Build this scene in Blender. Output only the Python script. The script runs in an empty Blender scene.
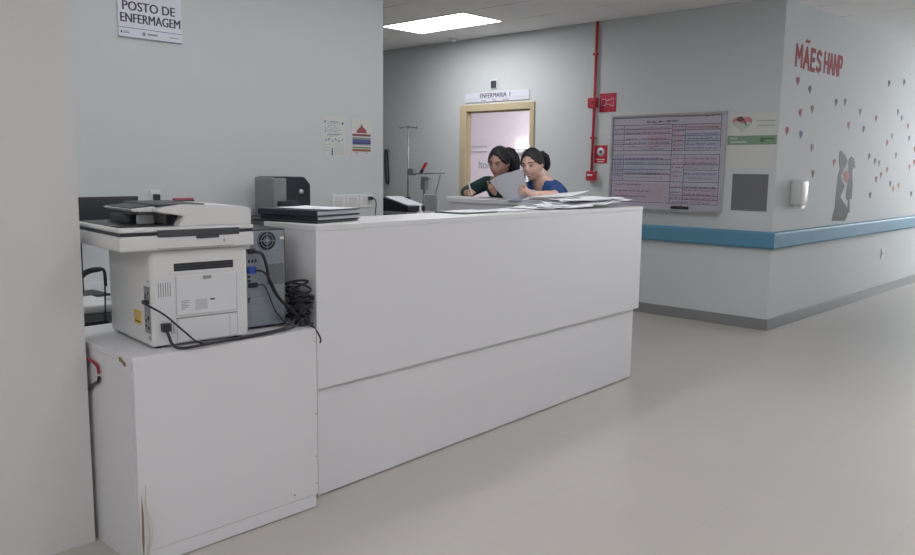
import bpy, bmesh, math, random
from mathutils import Vector, Matrix, Euler
PI = math.pi
S = bpy.context.scene
COL = S.collection

# ------------------------------------------------------------------ camera
cam_d = bpy.data.cameras.new('camera')
cam_d.sensor_width = 36.0
cam_d.lens = 808.54 / 915 * 36.0
cam_d.clip_start = 0.05
cam = bpy.data.objects.new('camera', cam_d)
COL.objects.link(cam)
yaw, pit, rol = 0.759180847, 0.134548755, 0.0120796881
fw = Vector((-math.sin(yaw) * math.cos(pit), math.cos(yaw) * math.cos(pit), -math.sin(pit)))
rt = Vector((math.cos(yaw), math.sin(yaw), 0))
up = rt.cross(fw)
r2 = rt * math.cos(rol) + up * math.sin(rol)
u2 = -rt * math.sin(rol) + up * math.cos(rol)
cam.matrix_world = Matrix(((r2.x, u2.x, -fw.x, 0), (r2.y, u2.y, -fw.y, 0), (r2.z, u2.z, -fw.z, 1.40), (0, 0, 0, 1)))
S.camera = cam

# ------------------------------------------------------------------ world, light, exposure
w = bpy.data.worlds.new('world'); S.world = w
w.use_nodes = True
w.node_tree.nodes['Background'].inputs[0].default_value = (0.95, 0.97, 1.0, 1)
w.node_tree.nodes['Background'].inputs[1].default_value = 2.0
S.view_settings.view_transform = 'Standard'
S.view_settings.look = 'None'
S.view_settings.gamma = 1.0
S.view_settings.exposure = 1.50
S.view_settings.use_curve_mapping = False

LAMP_COOL = (0.98, 0.985, 1.0)
def lamp(name, loc, size, power, rot=(0, 0, 0), color=LAMP_COOL):
    d = bpy.data.lights.new(name, 'AREA')
    d.shape = 'RECTANGLE'; d.size, d.size_y = size; d.energy = power; d.color = color
    o = bpy.data.objects.new(name, d); COL.objects.link(o)
    o.location = loc; o.rotation_euler = rot
    return o
# daylight through the window at the end of the corridor
lamp('corridor_window_daylight', (-1.0, 15.9, 1.8), (3.2, 1.7), 42, (-PI / 2, 0, 0), (0.93, 0.96, 1.0))
PANEL_W = 5.0          # emission of the ceiling light panels

# ------------------------------------------------------------------ materials
def mat(name, col, rough=0.6, metal=0.0, emit=0.0, var=0.03, scale=6.0, bump=0.0, bscale=60.0, coat=0.0, spec=0.5):
    m = bpy.data.materials.new(name); m.use_nodes = True
    nt = m.node_tree; b = nt.nodes['Principled BSDF']
    b.inputs['Roughness'].default_value = rough
    b.inputs['Metallic'].default_value = metal
    b.inputs['Specular IOR Level'].default_value = spec
    b.inputs['Coat Weight'].default_value = coat
    tc = nt.nodes.new('ShaderNodeTexCoord')
    n = nt.nodes.new('ShaderNodeTexNoise'); n.inputs['Scale'].default_value = scale; n.inputs['Detail'].default_value = 4
    nt.links.new(tc.outputs['Object'], n.inputs['Vector'])
    r = nt.nodes.new('ShaderNodeMapRange')
    r.inputs['To Min'].default_value = 1 - var; r.inputs['To Max'].default_value = 1 + var
    nt.links.new(n.outputs['Fac'], r.inputs['Value'])
    mx = nt.nodes.new('ShaderNodeVectorMath'); mx.operation = 'SCALE'
    mx.inputs[0].default_value = col
    nt.links.new(r.outputs['Result'], mx.inputs['Scale'])
    nt.links.new(mx.outputs['Vector'], b.inputs['Base Color'])
    if bump:
        n2 = nt.nodes.new('ShaderNodeTexNoise'); n2.inputs['Scale'].default_value = bscale
        nt.links.new(tc.outputs['Object'], n2.inputs['Vector'])
        bp = nt.nodes.new('ShaderNodeBump'); bp.inputs['Strength'].default_value = bump; bp.inputs['Distance'].default_value = 0.01
        nt.links.new(n2.outputs['Fac'], bp.inputs['Height']); nt.links.new(bp.outputs['Normal'], b.inputs['Normal'])
    if emit:
        b.inputs['Emission Color'].default_value = (*col, 1); b.inputs['Emission Strength'].default_value = emit
    m['principled'] = b.name
    return m

M = {}
M['wall'] = mat('wall_paint', (0.62, 0.65, 0.66), 0.75, var=0.015, scale=1.2, bump=0.05, bscale=90)
M['wall_warm'] = mat('wall_paint_warm', (0.66, 0.655, 0.65), 0.75, var=0.015, scale=1.2, bump=0.05, bscale=90)
M['wall_pink'] = mat('inner_room_paint', (0.74, 0.66, 0.72), 0.7, var=0.01, scale=1.0)
M['base'] = mat('baseboard_vinyl', (0.25, 0.255, 0.255), 0.5)
M['rail'] = mat('bumper_rail_blue', (0.11, 0.28, 0.40), 0.5, var=0.02, spec=0.25)
M['rail_cap'] = mat('bumper_rail_lip', (0.17, 0.38, 0.52), 0.38, var=0.02)
M['laminate'] = mat('white_laminate', (0.70, 0.70, 0.72), 0.38, var=0.012, scale=2.0)
M['laminate_edge'] = mat('laminate_edge', (0.50, 0.47, 0.43), 0.6)
M['chip'] = mat('exposed_chipboard', (0.23, 0.17, 0.11), 0.9, var=0.25, scale=120)
M['beige_edge'] = mat('peeling_edge_band', (0.62, 0.60, 0.53), 0.55)
M['frame_wood'] = mat('door_frame_paint', (0.56, 0.47, 0.31), 0.45, var=0.03, scale=9)
M['red'] = mat('fire_red', (0.50, 0.035, 0.05), 0.42)
M['red_sign'] = mat('sign_red', (0.52, 0.03, 0.06), 0.5)
M['white'] = mat('white_plastic', (0.76, 0.77, 0.78), 0.4, var=0.01)
M['paper'] = mat('paper', (0.87, 0.88, 0.92), 0.8, var=0.015)
M['sheet_ink'] = mat('sheet_ink', (0.50, 0.52, 0.58), 0.8)
M['sign_white'] = mat('sign_white', (0.74, 0.745, 0.83), 0.45, var=0.01)
M['ink'] = mat('black_ink', (0.045, 0.05, 0.075), 0.7)
M['ink_grey'] = mat('grey_ink', (0.30, 0.31, 0.36), 0.7)
M['ink_blue'] = mat('blue_marker', (0.09, 0.12, 0.30), 0.7)
M['ink_purple'] = mat('purple_marker', (0.18, 0.12, 0.27), 0.7)
M['ink_red'] = mat('red_marker', (0.45, 0.12, 0.17), 0.7)
M['line'] = mat('board_line', (0.06, 0.055, 0.09), 0.6)
M['board_pink'] = mat('board_smudge_pink', (0.48, 0.40, 0.47), 0.4, var=0.08, scale=14)
M['board_blue'] = mat('board_smudge_blue', (0.42, 0.43, 0.53), 0.4, var=0.08, scale=14)
M['board'] = mat('whiteboard_face', (0.50, 0.47, 0.55), 0.35, var=0.05, scale=8)
M['alu'] = mat('aluminium_trim', (0.55, 0.55, 0.57), 0.4, metal=0.5)
M['poster'] = mat('poster_white', (0.66, 0.67, 0.64), 0.4, var=0.02)
M['poster_green'] = mat('poster_green', (0.22, 0.33, 0.22), 0.5, var=0.04)
M['poster_dgreen'] = mat('poster_dark_green', (0.06, 0.18, 0.07), 0.5)
M['poster_pink'] = mat('poster_pink', (0.60, 0.22, 0.27), 0.5, var=0.1, scale=30)
M['poster_brown'] = mat('poster_brown', (0.16, 0.09, 0.08), 0.6)
M['poster_pale'] = mat('poster_pale_green', (0.50, 0.58, 0.48), 0.6)
M['grey_panel'] = mat('grey_panel', (0.165, 0.17, 0.18), 0.6, var=0.06, scale=25)
M['mfp'] = mat('printer_casing', (0.69, 0.69, 0.685), 0.42, var=0.01)
M['mfp_cool'] = mat('printer_casing_panel', (0.66, 0.67, 0.69), 0.42, var=0.01)
M['seam'] = mat('panel_seam', (0.22, 0.23, 0.25), 0.7)
M['dark'] = mat('dark_plastic', (0.022, 0.025, 0.034), 0.45, var=0.08, scale=20)
M['dark_mid'] = mat('charcoal_plastic', (0.055, 0.06, 0.07), 0.5, var=0.08, scale=20)
M['slot'] = mat('slot_dark', (0.03, 0.033, 0.04), 0.8)
M['cable'] = mat('cable_black', (0.018, 0.018, 0.024), 0.5)
M['port'] = mat('port_panel_grey', (0.30, 0.31, 0.32), 0.45, metal=0.3)
M['yellow'] = mat('yellow_sticker', (0.72, 0.50, 0.07), 0.6)
M['metal'] = mat('galvanised_steel', (0.30, 0.335, 0.37), 0.42, metal=0.55, var=0.06, scale=12)
M['metal_dark'] = mat('perforated_steel', (0.17, 0.19, 0.21), 0.5, metal=0.4, var=0.35, scale=160)
M['vga'] = mat('vga_blue', (0.03, 0.07, 0.36), 0.5)
M['grey_cover'] = mat('grey_cover_plastic', (0.22, 0.235, 0.245), 0.5, var=0.03)
M['folder'] = mat('black_folder', (0.02, 0.026, 0.036), 0.5, var=0.1, scale=15)
M['pages'] = mat('page_edges', (0.52, 0.53, 0.56), 0.85, var=0.12, scale=160)
M['green_folder'] = mat('dark_green_folder', (0.10, 0.14, 0.14), 0.6)
M['cream'] = mat('cream_card', (0.72, 0.70, 0.55), 0.8)
M['blue_sheet'] = mat('blueish_form', (0.42, 0.47, 0.62), 0.8)
M['skin'] = mat('skin_warm', (0.56, 0.33, 0.26), 0.55, var=0.05, scale=30)
M['skin2'] = mat('skin_light_brown', (0.74, 0.47, 0.385), 0.55, var=0.05, scale=30)
M['lip'] = mat('lips', (0.42, 0.10, 0.11), 0.45)
M['teeth'] = mat('teeth', (0.8, 0.78, 0.74), 0.4)
M['hair'] = mat('black_hair', (0.012, 0.011, 0.014), 0.5, var=0.3, scale=70, bump=0.5, bscale=120)
M['iris'] = mat('eye_dark', (0.02, 0.012, 0.01), 0.3)
M['brow'] = mat('eyebrow', (0.03, 0.02, 0.02), 0.8)
M['green_cloth'] = mat('dark_green_cloth', (0.012, 0.045, 0.047), 0.85, var=0.15, scale=18, bump=0.25, bscale=25)
M['blue_cloth'] = mat('royal_blue_scrub', (0.025, 0.085, 0.25), 0.85, var=0.12, scale=18, bump=0.25, bscale=25)
M['navy_cloth'] = mat('navy_trousers', (0.03, 0.045, 0.10), 0.85, var=0.1, scale=18)
M['shoe'] = mat('white_shoe', (0.65, 0.65, 0.66), 0.5)
M['gold'] = mat('gold', (0.75, 0.52, 0.2), 0.3, metal=0.9)
M['steel'] = mat('brushed_steel', (0.22, 0.235, 0.24), 0.4, metal=0.5)
M['decal_red'] = mat('decal_red', (0.320, 0.044, 0.060), 0.6, var=0.1, spec=0.15)
M['decal_rose'] = mat('decal_rose', (0.360, 0.104, 0.112), 0.6, var=0.1, spec=0.15)
M['decal_dark'] = mat('decal_dark_slate', (0.072, 0.080, 0.112), 0.6, var=0.1, spec=0.15)
M['decal_purple'] = mat('decal_purple', (0.104, 0.072, 0.192), 0.6, var=0.1, spec=0.15)
M['decal_grey'] = mat('decal_grey', (0.216, 0.192, 0.208), 0.6, var=0.1, spec=0.15)
M['decal_brown'] = mat('decal_brownish_red', (0.256, 0.112, 0.104), 0.6, var=0.1, spec=0.15)
M['decal_orange'] = mat('decal_orange', (0.416, 0.216, 0.120), 0.6, var=0.1, spec=0.15)
M['couple'] = mat('decal_couple_grey', (0.075, 0.075, 0.095), 0.6, var=0.1, spec=0.15)
M['couple_red'] = mat('decal_belly_red', (0.35, 0.10, 0.09), 0.6, var=0.1, spec=0.15)
M['dispenser'] = mat('dispenser_plastic', (0.66, 0.67, 0.65), 0.35)
M['glass'] = mat('window_glass', (0.9, 0.95, 1.0), 0.05)
M['glass'].node_tree.nodes['Principled BSDF'].inputs['Transmission Weight'].default_value = 1.0
def lit(e): return mat('lit_diffuser', (0.99, 0.985, 1.0), 0.5, emit=e, var=0)
M['bedlamp'] = mat('lit_bed_head_lamp', (1.0, 0.93, 0.90), 0.5, emit=4.0, var=0)

def grid_mat(name, col, line, ox, oy, px, py, width, rough, strength, coat=0.0, var=0.03, irregular=0.0, spec=0.5):
    """flat colour with a thin joint grid in world metres"""
    m = bpy.data.materials.new(name); m.use_nodes = True
    nt = m.node_tree; b = nt.nodes['Principled BSDF']; L = nt.links.new
    b.inputs['Roughness'].default_value = rough; b.inputs['Coat Weight'].default_value = coat
    b.inputs['Coat Roughness'].default_value = 0.25
    b.inputs['Specular IOR Level'].default_value = spec
    tc = nt.nodes.new('ShaderNodeTexCoord'); sp = nt.nodes.new('ShaderNodeSeparateXYZ')
    L(tc.outputs['Object'], sp.inputs[0])
    def mth(op, a, b2=None):
        n = nt.nodes.new('ShaderNodeMath'); n.operation = op
        for i, v in enumerate((a, b2)):
            if v is None: continue
            if isinstance(v, (int, float)): n.inputs[i].default_value = v
            else: L(v, n.inputs[i])
        return n.outputs[0]
    def axis(s, o, p):
        a = mth('ADD', s, -o + 100 * p); a = mth('MODULO', a, p)
        a = mth('SUBTRACT', a, p / 2); a = mth('ABSOLUTE', a)
        return mth('GREATER_THAN', a, p / 2 - width / 2)
    g = mth('MAXIMUM', axis(sp.outputs[0], ox, px), axis(sp.outputs[1], oy, py))
    n = nt.nodes.new('ShaderNodeTexNoise'); n.inputs['Scale'].default_value = 2.2; n.inputs['Detail'].default_value = 5
    L(tc.outputs['Object'], n.inputs['Vector'])
    if irregular:
        n3 = nt.nodes.new('ShaderNodeTexNoise'); n3.inputs['Scale'].default_value = 1.7
        L(tc.outputs['Object'], n3.inputs['Vector'])
        r3 = nt.nodes.new('ShaderNodeMapRange'); r3.inputs['From Min'].default_value = 0.42; r3.inputs['From Max'].default_value = 0.62
        L(n3.outputs['Fac'], r3.inputs['Value']); g = mth('MULTIPLY', g, r3.outputs[0])
    g = mth('MULTIPLY', g, strength)
    r = nt.nodes.new('ShaderNodeMapRange'); r.inputs['To Min'].default_value = 1 - var; r.inputs['To Max'].default_value = 1 + var
    L(n.outputs['Fac'], r.inputs['Value'])
    sc = nt.nodes.new('ShaderNodeVectorMath'); sc.operation = 'SCALE'; sc.inputs[0].default_value = col
    L(r.outputs[0], sc.inputs['Scale'])
    mx = nt.nodes.new('ShaderNodeMix'); mx.data_type = 'RGBA'
    L(g, mx.inputs['Factor']); L(sc.outputs['Vector'], mx.inputs['A']); mx.inputs['B'].default_value = (*line, 1)
    L(mx.outputs['Result'], b.inputs['Base Color'])
    return m
M['floor'] = grid_mat('vinyl_floor', (0.475, 0.450, 0.424), (0.37, 0.35, 0.33), -2.6, 0.4, 0.6, 0.6, 0.004, 0.34, 0.35, coat=0.12, var=0.035)
M['ceiling'] = grid_mat('ceiling_tiles', (0.87, 0.87, 0.865), (0.16, 0.16, 0.17), -5.46, 6.40, 1.19, 0.62, 0.012, 0.9, 0.75, irregular=1.0, var=0.03)

# ------------------------------------------------------------------ mesh helpers
class MB:
    """collects shapes into ONE mesh object, each shape with its own material slot"""
    def __init__(s): s.bm = bmesh.new(); s.mats = []
    def mi(s, m):
        if m not in s.mats: s.mats.append(m)
        return s.mats.index(m)
    def _fin(s, geom_faces, m, smooth=False):
        i = s.mi(m)
        for f in geom_faces:
            if f.is_valid: f.material_index = i; f.smooth = smooth
    def box(s, x0, x1, y0, y1, z0, z1, m, bev=0.0, seg=2, mx=None):
        t = bmesh.new()
        bmesh.ops.create_cube(t, size=1)
        for v in t.verts:
            v.co = Vector(((x0 + x1) / 2 + v.co.x * (x1 - x0), (y0 + y1) / 2 + v.co.y * (y1 - y0), (z0 + z1) / 2 + v.co.z * (z1 - z0)))
        if bev: bmesh.ops.bevel(t, geom=list(t.edges), offset=bev, segments=seg, affect='EDGES', profile=0.5)
        s.add(t, m, bev > 0 and seg > 2, mx); return s
    def add(s, t, m, smooth=False, mx=None):
        if mx is not None: bmesh.ops.transform(t, matrix=mx, verts=t.verts)
        vm = {}
        for v in t.verts: vm[v] = s.bm.verts.new(v.co)
        i = s.mi(m)
        for f in t.faces:
            try: g = s.bm.faces.new([vm[v] for v in f.verts])
            except ValueError: continue
            g.material_index = i; g.smooth = smooth
        t.free()
    def prism(s, pts, a, b, m, axis='x', bev=0.0, mx=None):
        """outline pts (2D) extruded from a to b along axis; 2D = the other two axes in order"""
        t = bmesh.new()
        def P(p, h):
            return {'x': (h, p[0], p[1]), 'y': (p[0], h, p[1]), 'z': (p[0], p[1], h)}[axis]
        v0 = [t.verts.new(P(p, a)) for p in pts]; v1 = [t.verts.new(P(p, b)) for p in pts]
        n = len(pts)
        f0 = t.faces.new(v0); f1 = t.faces.new(v1[::-1])
        for i in range(n): t.faces.new((v0[i], v1[i], v1[(i + 1) % n], v0[(i + 1) % n]))
        t.normal_update()
        if n > 4 and not bev: bmesh.ops.triangulate(t, faces=[f0, f1], ngon_method='EAR_CLIP')
        bmesh.ops.recalc_face_normals(t, faces=t.faces)
        if bev: bmesh.ops.bevel(t, geom=list(t.edges), offset=bev, segments=2, affect='EDGES')
        s.add(t, m, False, mx); return s
    def tube(s, pts, r, m, n=10, closed=False, mx=None, caps=True):
        """round tube; r a number or one per point"""
        t = bmesh.new(); pts = [Vector(p) for p in pts]; N = len(pts)
        rr = r if isinstance(r, (list, tuple)) else [r] * N
        rings = []; prev = None
        for i, p in enumerate(pts):
            if closed: d = pts[(i + 1) % N] - pts[i - 1]
            else: d = pts[min(i + 1, N - 1)] - pts[max(i - 1, 0)]
            d = d.normalized() if d.length > 1e-9 else Vector((0, 0, 1))
            if prev is None:
                a = d.orthogonal().normalized()
            else:
                a = (prev - d * prev.dot(d)); a = a.normalized() if a.length > 1e-6 else d.orthogonal().normalized()
            prev = a; b = d.cross(a)
            rings.append([t.verts.new(p + (a * math.cos(2 * PI * k / n) + b * math.sin(2 * PI * k / n)) * rr[i]) for k in range(n)])
        for i in range(N if closed else N - 1):
            A, B = rings[i], rings[(i + 1) % N]
            for k in range(n): t.faces.new((A[k], A[(k + 1) % n], B[(k + 1) % n], B[k]))
        if not closed and caps:
            t.faces.new(rings[0][::-1]); t.faces.new(rings[-1])
        bmesh.ops.recalc_face_normals(t, faces=t.faces)
        s.add(t, m, True, mx); return s
    def cyl(s, p0, p1, r, m, n=20, mx=None): 
        s.tube([p0, p1], r, m, n, mx=mx); return s
    def ball(s, c, rx, ry, rz, m, seg=16, mx=None):
        t = bmesh.new(); bmesh.ops.create_uvsphere(t, u_segments=seg, v_segments=max(6, seg * 2 // 3), radius=1)
        for v in t.verts: v.co = Vector((c[0] + v.co.x * rx, c[1] + v.co.y * ry, c[2] + v.co.z * rz))
        s.add(t, m, True, mx); return s
    def limb(s, pts, rad, m, n=14, sub=4, mx=None):
        """tapered limb with rounded ends"""
        P, R_ = smooth_pts(pts, rad, sub)
        d0 = (P[0] - P[1]).normalized(); d1 = (P[-1] - P[-2]).normalized()
        P = [P[0] + d0 * R_[0] * 0.85, P[0] + d0 * R_[0] * 0.5] + P + [P[-1] + d1 * R_[-1] * 0.5, P[-1] + d1 * R_[-1] * 0.85]
        R_ = [R_[0] * 0.4, R_[0] * 0.86] + R_ + [R_[-1] * 0.86, R_[-1] * 0.4]
        s.tube(P, R_, m, n, mx=mx); return s
    def loft(s, rings, m, n=28, sub=4, mx=None):
        """rings: (cx, cy, cz, rx, ry) horizontal ellipses bottom to top"""
        out = []
        for i in range(len(rings) - 1):
            for k in range(sub):
                out.append([catmull(*(rings[max(0, min(len(rings) - 1, i + j))][q] for j in (-1, 0, 1, 2)), k / sub) for q in range(5)])
        out.append(list(rings[-1]))
        t = bmesh.new(); R_ = []
        for cx, cy, cz, rx, ry in out:
            R_.append([t.verts.new((cx + rx * math.cos(2 * PI * k / n), cy + ry * math.sin(2 * PI * k / n), cz)) for k in range(n)])
        for A, B in zip(R_, R_[1:]):
            for k in range(n): t.faces.new((A[k], A[(k + 1) % n], B[(k + 1) % n], B[k]))
        t.faces.new(R_[0][::-1]); t.faces.new(R_[-1])
        bmesh.ops.recalc_face_normals(t, faces=t.faces)
        s.add(t, m, True, mx); return s
    def build(s, name, parent=None, loc=None, rot=None):
        me = bpy.data.meshes.new(name)
        s.bm.normal_update(); s.bm.to_mesh(me); s.bm.free()
        for m in s.mats: me.materials.append(m)
        o = bpy.data.objects.new(name, me); COL.objects.link(o)
        if parent: o.parent = parent
        if loc: o.location = loc
        if rot: o.rotation_euler = rot
        return o
def catmull(a, b, c, d, t):
    return 0.5 * (2 * b + (-a + c) * t + (2 * a - 5 * b + 4 * c - d) * t * t + (-a + 3 * b - 3 * c + d) * t ** 3)
def smooth_pts(pts, rad, sub=5):
    pts = [Vector(p) for p in pts]; N = len(pts)
    rr = rad if isinstance(rad, (list, tuple)) else [rad] * N
    P, R_ = [], []
    for i in range(N - 1):
        ids = [max(0, min(N - 1, i + j)) for j in (-1, 0, 1, 2)]
        for k in range(sub):
            t = k / sub
            P.append(Vector([catmull(*(pts[j][q] for j in ids), t) for q in range(3)]))
            R_.append(rr[i] + (rr[i + 1] - rr[i]) * t)
    P.append(pts[-1]); R_.append(rr[-1])
    return P, R_
def wire(mb, pts, r, m, sub=8, n=8):
    P, R_ = smooth_pts(pts, r, sub); mb.tube(P, R_, m, n)
def text_mesh(mb, s, size, m, mx, extrude=0.0006, align='LEFT', fat=0.0, sx=1.0):
    c = bpy.data.curves.new('txt', 'FONT'); c.body = s; c.size = size; c.extrude = extrude; c.align_x = align; c.offset = fat
    c.resolution_u = 3
    o = bpy.data.objects.new('txt', c); COL.objects.link(o)
    bpy.context.view_layer.update()
    me = bpy.data.meshes.new_from_object(o.evaluated_get(bpy.context.evaluated_depsgraph_get()))
    bpy.data.objects.remove(o)
    t = bmesh.new(); t.from_mesh(me)
    bmesh.ops.scale(t, vec=(sx, 1, 1), verts=t.verts)
    mb.add(t, m, False, mx)
def FACE_Y(x, y, z):   # text plane facing -Y, reading towards +X
    return Matrix.Translation((x, y, z)) @ Matrix.Rotation(PI / 2, 4, 'X')
def FACE_X(x, y, z):   # text plane facing +X, reading towards +Y
    return Matrix.Translation((x, y, z)) @ Matrix.Rotation(PI / 2, 4, 'Z') @ Matrix.Rotation(PI / 2, 4, 'X')
def bold(mb, s_, size, face, a, c, z, sx):
    for k in (-1, 0, 1):
        d = k * size * 0.022
        m4 = face(a, c + d, z) if face is FACE_X else face(a + d, c, z)
        text_mesh(mb, s_, size, M['ink'], m4, 0.0006 + 0.0001 * k, 'CENTER', sx=sx)
def tag(o, label, cat, group=None, kind=None):
    o['label'] = label; o['category'] = cat
    if group: o['group'] = group
    if kind: o['kind'] = kind
    return o
def thing(name, label, cat, loc=(0, 0, 0), rz=0.0, group=None):
    o = bpy.data.objects.new(name, None); COL.objects.link(o)
    o.empty_display_size = 0.1
    o.location = loc; o.rotation_euler = (0, 0, rz)
    return tag(o, label, cat, group)
def struct(mb, name):
    o = mb.build(name); o['kind'] = 'structure'; return o

# ------------------------------------------------------------------ setting
XM, YF, HC, XP, XQ = -2.873, 7.02, 2.87, -4.60, -2.95
YP = 4.027
XR, YB, YE, XL = 1.35, -3.5, 16.0, -9.2
b = MB(); b.box(XL, XR, YB, YE, -0.12, 0.0, M['floor']); struct(b, 'floor')
b = MB(); b.box(XL, XR, YB, YE, HC, HC + 0.1, M['ceiling']); struct(b, 'ceiling')
# back wall with the ward door opening
DX0, DX1, DZ = -6.555, -5.585, 2.06
b = MB(); T = 0.06
b.box(XL, DX0, YF, YF + T, 0, HC, M['wall']); b.box(DX1, XM - T, YF, YF + T, 0, HC, M['wall']); b.box(DX0, DX1, YF, YF + T, DZ, HC, M['wall'])
struct(b, 'wall_back')
b = MB(); b.box(XM - T, XM, YF, YE, 0, HC, M['wall']); struct(b, 'wall_corridor')
b = MB(); b.box(XP - 0.14, XP, 0.2, YP, 0, HC, M['wall']); struct(b, 'wall_left')
b = MB(); b.box(XQ - 0.14, XQ, YB, 1.155, 0, HC, M['wall_warm']); struct(b, 'wall_front')
b = MB(); b.box(XP - 0.14, XQ - 0.14, 0.06, 0.2, 0, HC, M['wall']); struct(b, 'wall_station_side')
b = MB(); b.box(XR, XR + 0.1, YB, YE, 0, HC, M['wall_warm']); struct(b, 'wall_right')
b = MB(); b.box(XL, XR, YB - 0.1, YB, 0, HC, M['wall_warm']); struct(b, 'wall_rear')
b = MB(); b.box(XL - 0.1, XL, YB, YE, 0, HC, M['wall']); struct(b, 'wall_outer_left')
# corridor end wall with its window
b = MB()
wx0, wx1, wz0, wz1 = -2.6, 0.9, 0.95, 2.6
b.box(XL, wx0, YE, YE + 0.12, 0, HC, M['wall_warm']); b.box(wx1, XR, YE, YE + 0.12, 0, HC, M['wall_warm'])
b.box(wx0, wx1, YE, YE + 0.12, 0, wz0, M['wall_warm']); b.box(wx0, wx1, YE, YE + 0.12, wz1, HC, M['wall_warm'])
struct(b, 'wall_corridor_end')
b = MB()
for x in (wx0, (wx0 + wx1) / 2, wx1): b.box(x - 0.03, x + 0.03, YE + 0.03, YE + 0.08, wz0, wz1, M['alu'])
for z in (wz0, wz1): b.box(wx0, wx1, YE + 0.03, YE + 0.08, z - 0.03, z + 0.03, M['alu'])
struct(b, 'window_1')
# inner ward room seen through the door
YI = 9.62
b = MB(); b.box(XL, XM - T, YI, YI + 0.1, 0, HC, M['wall_pink']); struct(b, 'wall_ward_back')
b = MB(); b.box(-5.2, -5.1, YF + T, YI, 0, HC, M['wall_pink']); struct(b, 'wall_ward_right')
# door frame
b = MB()
j = 0.085
b.box(DX0 - j, DX0 + 0.012, YF - 0.018, YF + T + 0.010, 0, DZ + j * 0.75, M['frame_wood'], 0.004)
b.box(DX1 - 0.012, DX1 + j * 0.6, YF - 0.018, YF + T + 0.010, 0, DZ + j * 0.75, M['frame_wood'], 0.004)
b.box(DX0 + 0.012, DX1 - 0.012, YF - 0.018, YF + T + 0.010, DZ - 0.012, DZ + j * 0.75, M['frame_wood'], 0.004)
# rebate where the leaf closes
b.box(DX0 + 0.012, DX0 + 0.028, YF + 0.03, YF + T, 0, DZ - 0.012, M['frame_wood'])
b.box(DX1 - 0.028, DX1 - 0.012, YF + 0.03, YF + T, 0, DZ - 0.012, M['frame_wood'])
b.box(DX0 + 0.028, DX1 - 0.028, YF + 0.03, YF + T, DZ - 0.028, DZ - 0.012, M['frame_wood'])
struct(b, 'door_1')
# baseboards
def base(name, x0, x1, y0, y1):
    b = MB(); b.box(x0, x1, y0, y1, 0, 0.10, M['base'], 0.003); struct(b, name)
base('baseboard_back', DX1 + 0.07, XM, YF - 0.012, YF)
base('baseboard_corridor', XM, XM + 0.012, YF - 0.012, YE)
base('baseboard_back_left', XL, DX0 - 0.11, YF - 0.012, YF)
base('baseboard_right', XR - 0.012, XR, YB, YE)
base('baseboard_front', XQ, XQ + 0.012, YB, -1.2)
# bumper rails: rounded profile mitred round the corner
def rail_profile():
    z0, z1, d = 0.728, 0.876, 0.042
    return [(0, z0), (d * .72, z0), (d, z0 + .016), (d, z1 - .020), (d * .85, z1 - .006), (d * .6, z1), (0, z1)]
t = bmesh.new()
prof = rail_profile(); secs = []
for kind in ('a', 'c', 'e'):
    ring = []
    for d, z in prof:
        if kind == 'a': ring.append(t.verts.new((DX1 + 0.07, YF - d, z)))
        elif kind == 'c': ring.append(t.verts.new((XM + d, YF - d, z)))
        else: ring.append(t.verts.new((XM + d, YE, z)))
    secs.append(ring)
for A, B in zip(secs, secs[1:]):
    for k in range(len(prof)): t.faces.new((A[k], B[k], B[(k + 1) % len(prof)], A[(k + 1) % len(prof)]))
t.faces.new(secs[0]); t.faces.new(secs[-1][::-1])
bmesh.ops.recalc_face_normals(t, faces=t.faces)
b = MB(); b.add(t, M['rail']); struct(b, 'trim_1')

# ------------------------------------------------------------------ ceiling lights
def panel(x0, x1, y0, y1, label, e=PANEL_W):
    r = thing('ceiling_light', label, 'ceiling light', ((x0 + x1) / 2, (y0 + y1) / 2, HC), 0, 'flush ceiling light panels')
    hx, hy = (x1 - x0) / 2, (y1 - y0) / 2
    f = MB()
    for a in (-1, 1):
        f.box(a * hx - 0.012, a * hx + 0.012, -hy - 0.012, hy + 0.012, -0.008, 0.0, M['white'])
        f.box(-hx + 0.012, hx - 0.012, a * hy - 0.012, a * hy + 0.012, -0.008, 0.0, M['white'])
    f.build('frame', r)
    d = MB(); d.box(-hx + 0.012, hx - 0.012, -hy + 0.012, hy - 0.012, -0.006, -0.001, lit(e)); d.build('diffuser', r)
    return r
panel(-6.64, -5.46, 5.785, 6.375, 'bright rectangular ceiling light panel in front of the ward door')
for y0, lb in ((-0.0 + 0.6, 'long narrow ceiling light above the printer cabinet in the station'), (2.0, 'long narrow ceiling light above the middle of the nursing counter'), (3.4, 'long narrow ceiling light above the far end of the nursing counter')):
    panel(-3.48, -3.30, y0, y0 + 1.2, lb, 4.6)
panel(-1.6, -0.4, -1.9, -1.3, 'added unseen ceiling light panel in the corridor behind the viewer', 5.5)  # added fixture out of view, fills the corridor with light from behind
panel(-0.6, 0.6, 0.2, 0.8, 'added unseen ceiling light panel in the corridor right above the viewer', 4.0)  # added overhead panel, out of frame, lifts the wall end and counter front
panel(-1.0, 0.2, 2.2, 2.8, 'added unseen ceiling light panel in the corridor facing the long counter', 2.6)  # unseen panel added as fill for the counter front and floor
panel(-1.9, -0.7, 4.3, 4.9, 'added unseen ceiling light panel in the corridor level with the counter end', 4.3)  # unseen panel put in to brighten the back wall
panel(-1.2, 0.0, 10.5, 11.1, 'added unseen ceiling light panel in the corridor along the mural wall', 1.2)  # added weak fill beyond the right frame edge, for the mural wall
panel(-7.6, -6.4, 7.9, 8.5, 'added unseen ceiling light panel inside the ward room', 9.0)  # hidden panel added to brighten the ward wall from above
b = MB(); b.cyl((0, 0, -0.012), (0, 0, 0), 0.055, M['white'], 28); b.cyl((0, 0, -0.04), (0, 0, -0.012), 0.035, M['white'], 24); b.ball((0, 0, -0.04), 0.03, 0.03, 0.012, M['alu'])
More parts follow.
